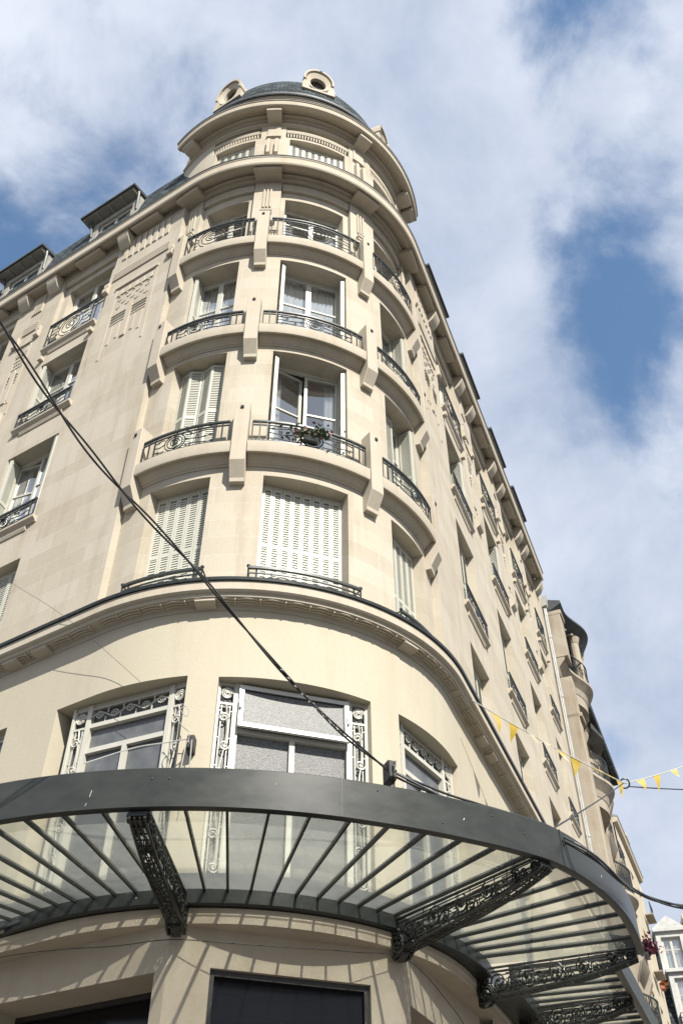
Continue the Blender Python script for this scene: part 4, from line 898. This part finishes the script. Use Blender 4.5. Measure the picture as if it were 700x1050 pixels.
tv = (ring - Vector((0, 0, 1.6))).normalized(); ax = Vector((1, -.2, .1)).normalized(); ay = tv.cross(ax).normalized()
o = MB().tube([ring + ax * .085 * math.cos(i * math.pi / 8) + ay * .085 * math.sin(i * math.pi / 8) for i in range(16)], .016, 5, None, True).build('suspension_ring', IRON); tag(o, 'small dark iron ring holding the bunting and cables above the side street', 'ring')
def pennants(A, Bp, fr, label, sag):
    t = thing('bunting', label, 'bunting', 'strings of yellow pennants'); A, Bp = Vector(A), Vector(Bp); d = (Bp - A).normalized()
    f = lambda k: A.lerp(Bp, k) - Vector((0, 0, sag * 4 * k * (1 - k)))
    MB().tube([f(k) for k in lin(0, 1, 30)], .010, 5).build('cord', PAINT, t)
    for i, (k, hgt, wdt, sw) in enumerate(fr):
        c = f(k); s_ = Vector((d.y, -d.x, 0)).normalized(); rnd = random.Random(i * 3 + len(fr))
        dn = (Vector((0, 0, -1)) + s_ * sw).normalized(); mb = MB(); n = 5; i0 = len(mb.v)
        for a in range(n + 1):
            for b in (-1, 0, 1):
                fz = a / n; wv = .03 * math.sin(fz * 4 + i) * fz
                mb.v.append(c + d * (b * wdt * .5 * (1 - fz * .97) + .07 * sw * fz) + dn * (hgt * fz) + s_ * wv); mb.uv.append((0, 0))
        for a in range(n):
            for b in range(2): q = i0 + a * 3 + b; mb.f.append((q, q + 1, q + 4, q + 3))
        mb.build('pennant', YEL, t)
pennants((2.05, 12.84, 9.8), ring, [(.135, .33, .27, .1), (.237, .30, .30, -.2), (.346, .26, .16, .6), (.436, .16, .28, .9), (.538, .26, .30, .3), (.641, .32, .36, -.3), (.782, .12, .36, 1.3), (.87, .10, .3, 1.5), (.96, .34, .26, 0)], 'string of yellow pennants from the pale facade to the iron ring', .05)
pennants(ring, (9.8, 19.7, 13.3), [(.09, .26, .32, .3), (.19, .34, .30, 0), (.30, .22, .30, .5), (.42, .3, .3, .1), (.54, .3, .3, .1), (.66, .3, .3, .2)], 'string of yellow pennants from the iron ring out of the picture to the right', .12)
# flower basket hung on the middle balcony
t = thing('flower_basket', 'small flower basket of pink blooms hooked on the middle iron balcony', 'flower basket')
b0 = CYL(17.2, 3.55, 13.47); mb = MB()
mb.prism(CYL, lin(15.4, 19.4, 4), [(3.50, 13.40), (3.60, 13.40), (3.63, 13.47), (3.50, 13.47)]); mb.build('trough', IRON, t)
def tuft(n, spread, size, ma, name, parent, base, seed):
    rn = random.Random(seed); mb = MB()
    for _ in range(n):
        c = base + Vector((rn.gauss(0, spread[0]), rn.gauss(0, spread[1]), abs(rn.gauss(0, spread[2])))); i = len(mb.v)
        a = Vector((rn.uniform(-1, 1), rn.uniform(-1, 1), rn.uniform(-.6, 1))).normalized(); b = a.cross(Vector((rn.random(), rn.random(), 1))).normalized(); s = size * rn.uniform(.6, 1.3)
        mb.v += [c - a * s, c + b * s * .5, c + a * s, c - b * s * .5]; mb.uv += [(0, 0)] * 4; mb.f.append((i, i + 1, i + 2, i + 3))
    return mb.build(name, ma, parent, smooth=False)
tuft(220, (.16, .06, .12), .05, LEAFM, 'leaves', t, b0 + Vector((0, 0, .04)), 1); tuft(22, (.24, .07, .14), .045, PINK, 'blossom', t, b0 + Vector((.03, -.02, .06)), 2); tuft(40, (.10, .05, .09), .04, PALE, 'blossom', t, b0 + Vector((-.05, -.04, .02)), 3)

# ================================================================== NEIGHBOURING BUILDINGS
NB = thing('bow_fronted_building', 'weathered stone building with a bowed corner bay, wavy balconies and projecting eave', 'building')
E0, E1 = 15.06, 25.5
wins = []
for z in (2.0, 6.4, 9.8, 13.2, 16.6):
    for s in (20.2, 22.6): wins.append((s, s + 1.2, z, z + 2.2))
mb = wall(FR, E0, E1, 0, 20.5, 3.32, wins, 40, .3)
i = len(mb.v)
for (s, r) in ((E0, -6), (E0, 3.32)): pass
mb.face(FR, [(E0, 3.32, 0), (E0, -6, 0), (E0, -6, 24), (E0, 3.32, 24)]); mb.face(FR, [(E1, 3.32, 0), (E1, -6, 0), (E1, -6, 20.6), (E1, 3.32, 20.6)]); mb.build('wall', OLDST, NB)
for w in wins: casement(FR, w[0], w[1], w[2], w[3], 3.1, NB, curtain=.5)
mb = MB(); mb.prism(FR, [E0 + 3.9, E1 + .1], [(3.2, 20.1), (3.40, 20.15), (3.55, 20.4), (3.6, 20.5), (3.6, 20.66), (3.2, 20.7)]); mb.build('cornice', OLDST, NB)
mb = MB(); mb.prism(FR, [E0 + 3.8, E1 + .05], [(3.50, 20.67), (3.92, 20.67), (3.95, 20.72), (3.95, 21.05), (2.4, 23.2), (-5.5, 23.4), (-5.5, 20.68)]); mb.build('roof', SLATE, NB)
class Bow:                                  # bowed front: u runs along the street, the offset swells and fades
    def __init__(s, c, hw, base, bulge): s.c, s.hw, s.b, s.q = c, hw, base, bulge
    def __call__(s, u, r, z): x = max(-1, min(1, (u - s.c) / s.hw)); return FR(u, s.b + s.q * (.5 + .5 * math.cos(math.pi * x)) + r, z)
    def L(s, u): return u
BW = Bow(17.35, 1.75, 3.5, .50)
arch = []
mb = wall(BW, 15.62, 19.1, 0, 20.25, 0, [(16.4, 18.3, 17.3, 19.35), (16.4, 18.3, 13.4, 15.6), (16.4, 18.3, 9.8, 12.0), (16.4, 18.3, 6.2, 8.4)], .18, .45); mb.face(FR, [(19.1, 3.55, 0), (19.1, 3.2, 0), (19.1, 3.2, 20.25), (19.1, 3.55, 20.25)])
mb.build('bow', OLDST, NB)
for z in (6.2, 9.8, 13.4, 17.3): casement(FR, 16.35, 18.35, z, z + 2.3, 3.42, NB, curtain=.4)
mb = MB(); mb.box(FR, E0, 15.64, 3.2, 3.90, 0, 19.5); mb.box(FR, E0, 15.70, 3.2, 3.93, 20.32, 22.1); mb.box(FR, E0 - .0, 15.76, 3.2, 3.98, 22.1, 22.28); mb.build('corner_pier', OLDST, NB, bevel=.02)
mb = MB(); mb.box(FR, E0, 15.72, 3.2, 4.0, 17.95, 18.1); mb.build('pier_band', OLDST, NB, bevel=.02)
mb = MB(); mb.box(FR, 18.9, 19.3, 3.0, 3.8, 20.32, 22.2); mb.tube([(17.0, 4.02, z) for z in lin(20.3, 22.2, 6)], .16, 12, FR); mb.tube([(18.1, 3.98, z) for z in lin(20.3, 22.2, 6)], .16, 12, FR)
for s, r in ((17.0, 4.02), (18.1, 3.98)): mb.tube([(s, r, 22.02), (s, r, 22.26)], .17, 12, FR, rad2=.24)
mb.build('loggia_column', OLDST, NB)
mb = MB(); mb.face(FR, [(15.6, 3.1, 20.3), (19.2, 3.1, 20.3), (19.2, 3.1, 22.4), (15.6, 3.1, 22.4)]); mb.build('loggia_back', DARK, NB)
mb = MB(); mb.grid(BW, lin(E0 - .0, 19.4, 24), [(-.5, 22.29), (.05, 22.29), (.48, 22.52), (.54, 22.56), (.52, 22.66), (-.5, 23.0)], True, True); mb.build('eave', LEAD, NB)
for s in lin(15.9, 19.0, 8): MB().box(BW, s - .04, s + .04, .0, .24, 22.22, 22.285).build('eave_rafter', OLDST, NB)
def balc(z, u0, u1, ex):
    mb = MB(); mb.grid(BW, lin(u0, u1, 20), [(-.3, z - .60), (.02, z - .56), (.08, z - .36), (.26 + ex, z - .14), (.30 + ex, z - .10), (.30 + ex, z), (-.3, z)], True, True); b = mb.build('balcony', OLDST, NB)
    r = .22 + ex; k = MB()
    for zz_, h in ((z + .82, .02), (z + .06, .014)): k.grid(BW, lin(u0 + .5, u1 - .1, 20), [(r - h, zz_ - h), (r + h, zz_ - h), (r + h, zz_ + h), (r - h, zz_ + h)], True, True)
    for s in lin(u0 + .5, u1 - .1, 26): k.tube([(s, r, z), (s, r, z + .82)], .012, 4, BW)
    for s in lin(u0 + .7, u1 - .3, 8): k.tube(spiral(s, r, z + .42, .17, 1.8), .012, 4, BW)
    k.build('railing', IRON, b)
balc(20.3, E0, 19.3, 0); balc(16.5, 15.9, 18.9, .0); balc(12.9, 15.9, 18.9, .0); balc(9.2, 15.9, 18.9, .0)
for s0, z in ((20.0, 16.3), (22.4, 16.3), (20.0, 12.9), (22.4, 12.9), (20.0, 9.5), (22.4, 9.5)):
    mb = MB(); mb.prism(FR, [s0, s0 + 1.6], [(3.3, z - .55), (3.36, z - .5), (3.62, z - .1), (3.66, z), (3.3, z + .02)]); b = mb.build('balcony', OLDST, NB); railing(FR, s0 + .05, s0 + 1.55, 3.6, z, z + .8, b, deg=False, ends=2)
for s in (19.7, 21.9, 24.3):
    for z in (19.6, 16.2, 12.8): mb = MB(); mb.prism(FR, [s - .2, s + .2], [(3.3, z - .9), (3.38, z - .8), (3.62, z - .2), (3.62, z + .3), (3.3, z + .4)]); mb.build('corbel', OLDST, NB, bevel=.02)
aw = MB(); aw.prism(BW, [17.2, 18.5], [(.02, 18.9), (.36, 18.2), (.34, 18.15), (.0, 18.7)]); aw.build('window_hood', LEAD, NB)

CB = thing('cream_building', 'plain cream rendered building farther down the side street with dark windows and terracotta chimney pots', 'building')
K0, K1 = 25.6, 32.2; wins = []
for z in (2.0, 5.6, 8.6, 11.4, 14.3, 17.2):
    for s in (26.4, 28.6, 30.6): wins.append((s, s + .95, z, z + (1.7 if z < 17 else 1.2)))
mb = wall(FR, K0, K1, 0, 19.3, 3.36, wins, 40, .2); mb.face(FR, [(K1, 3.36, 0), (K1, -6, 0), (K1, -6, 19.3), (K1, 3.36, 19.3)]); mb.build('wall', RENDER, CB)
for n_, w in enumerate(wins):
    ww = casement(FR, w[0], w[1], w[2], w[3], 3.24, CB, curtain=.4)
    if n_ in (13, 17, 11): mb = MB(); mb.box(FR, w[0] - .1, w[1] + .1, 3.4, 3.75, w[2] - .04, w[2]); b = mb.build('window_ledge', OLDST, CB); railing(FR, w[0] - .05, w[1] + .05, 3.68, w[2], w[2] + .5, b, deg=False, medal=False, ends=2)
mb = MB(); mb.prism(FR, [K0, K1 + .02], [(3.3, 19.15), (3.5, 19.2), (3.54, 19.36), (3.3, 19.4)]); mb.build('cornice', RENDER, CB)
mb = MB(); mb.prism(FR, [K0, K1 + .05], [(3.56, 19.38), (3.56, 19.44), (-1.5, 21.0), (-6, 19.4)]); mb.build('roof', ZINC, CB)
for s, r, z0, z1 in ((31.7, 2.75, 19.3, 21.0), (32.0, .4, 19, 22.2)):
    mb = MB(); mb.box(FR, s - .45, s + .45, r - .5, r + .5, z0, z1); mb.box(FR, s - .52, s + .52, r - .57, r + .57, z1, z1 + .15); ch = mb.build('chimney', RENDER, CB, bevel=.01)
    for j in (-.22, .22): mb = MB(); mb.tube([FR(s + j, r, z1 + .15), FR(s + j, r, z1 + .6)], .14, 10, rad2=.10); mb.build('chimney_pot', TERRA, ch)
t = thing('window_plant', 'bushy purple-leaved plant with pink flowers on a ledge of the cream building', 'plant')
b0 = FR(26.9, 3.52, 14.45); mb = MB(); mb.box(FR, 26.6, 27.2, 3.38, 3.52, 14.3, 14.42); mb.build('trough', IRON, t)
tuft(420, (.13, .19, .22), .08, PURPLE, 'foliage', t, b0, 5); tuft(30, (.16, .14, .16), .05, PINK, 'blossom', t, b0 + Vector((.3, -.1, .0)), 6)
t = thing('potted_flowers', 'pot of orange flowers on a lower ledge of the cream building', 'plant'); b1 = FR(30.95, 3.5, 14.4); mb = MB(); mb.box(FR, 30.75, 31.15, 3.38, 3.54, 14.3, 14.42); mb.build('trough', TERRA, t)
tuft(90, (.08, .09, .10), .06, ORANGE, 'blossom', t, b1, 8); tuft(60, (.10, .10, .08), .06, LEAFM, 'leaves', t, b1, 9)

MA = thing('mansard_building', 'grey mansard-roofed building with white dormer windows closing the end of the street', 'building')
FM = Pl(R(-12), (15.1, 47.7))
mb = MB(); mb.box(FM, -6, 14, -12, 0, 0, 13.9); mb.build('wall', OLDST, MA)
mb = MB(); mb.prism(FM, [-6.1, 14.1], [(-.3, 13.4), (.06, 13.45), (.1, 13.7), (.4, 13.8), (.46, 14.05), (.46, 14.2), (-.3, 14.3)]); mb.build('cornice', OLDST, MA)
mb = MB(); mb.prism(FM, [-6.1, 14.1], [(.36, 14.2), (.50, 14.2), (.50, 14.34), (.36, 14.36)]); mb.build('gutter', ZINC, MA)
mb = MB(); mb.grid(FM, [-6, 14], [(.1, 14.25), (-1.3, 18.6), (-1.2, 18.7), (-6, 20.6), (-12, 14.2)]); mb.build('roof', SLATE, MA, smooth=False)
mb = MB()
for s in lin(-5.5, 13.5, 20): mb.box(FM, s - .03, s + .03, -.02, .3, 14.32, 14.36)
mb.build('roof_hook', LEAD, MA)
def dormer(s, z, w, h, r, ped):
    mb = MB(); mb.box(FM, s - w / 2, s - w / 2 + .22, r - 1.6, r, z, z + h); mb.box(FM, s + w / 2 - .22, s + w / 2, r - 1.6, r, z, z + h); mb.box(FM, s - w / 2 + .22, s + w / 2 - .22, r - 1.6, r, z + h - .25, z + h); mb.box(FM, s - w / 2 - .1, s + w / 2 + .1, r - 1.5, r + .14, z + h, z + h + .16); mb.box(FM, s - w / 2 - .1, s + w / 2 + .1, r - .4, r + .12, z - .16, z)
    if ped: mb.plate(FM, [(s - w / 2 - .1, z + h + .16), (s + w / 2 + .1, z + h + .16), (s, z + h + .75)], r - 1.5, r + .1)
    d = mb.build('roof_dormer', GREYW, MA, bevel=.01)
    casement(FM, s - w / 2 + .22, s + w / 2 - .22, z, z + h - .25, r - .14, d, curtain=.95)
    if not ped:
        k = MB()
        for zz_ in (z + .12, z + .32, z + .5): k.box(FM, s - w / 2 + .1, s + w / 2 - .1, r + .28, r + .31, zz_, zz_ + .03)
        for u in (s - w / 2 + .1, s + w / 2 - .1): k.box(FM, u, u + .03, r + .0, r + .31, z + .1, z + .53)
        k.build('guard_rail', IRON, d)
for s in (-2.2, 1.05, 4.3, 7.5): dormer(s, 14.55, 1.5, 2.35, .12, False)
for s in (-2.0, .85, 4.2, 7.4): dormer(s, 17.1, 1.35, 1.9, -.55, True)
mb = MB(); mb.box(FM, 1.75, 2.35, -3.4, -1.0, 16.5, 19.7); mb.box(FM, 1.68, 2.42, -3.5, -.9, 19.7, 19.9); ch = mb.build('chimney', RENDER, MA)
mb = MB(); mb.box(FM, 2.3, 2.5, -1.2, .05, 14.4, 19.3); mb.build('party_wall', RENDER, MA)
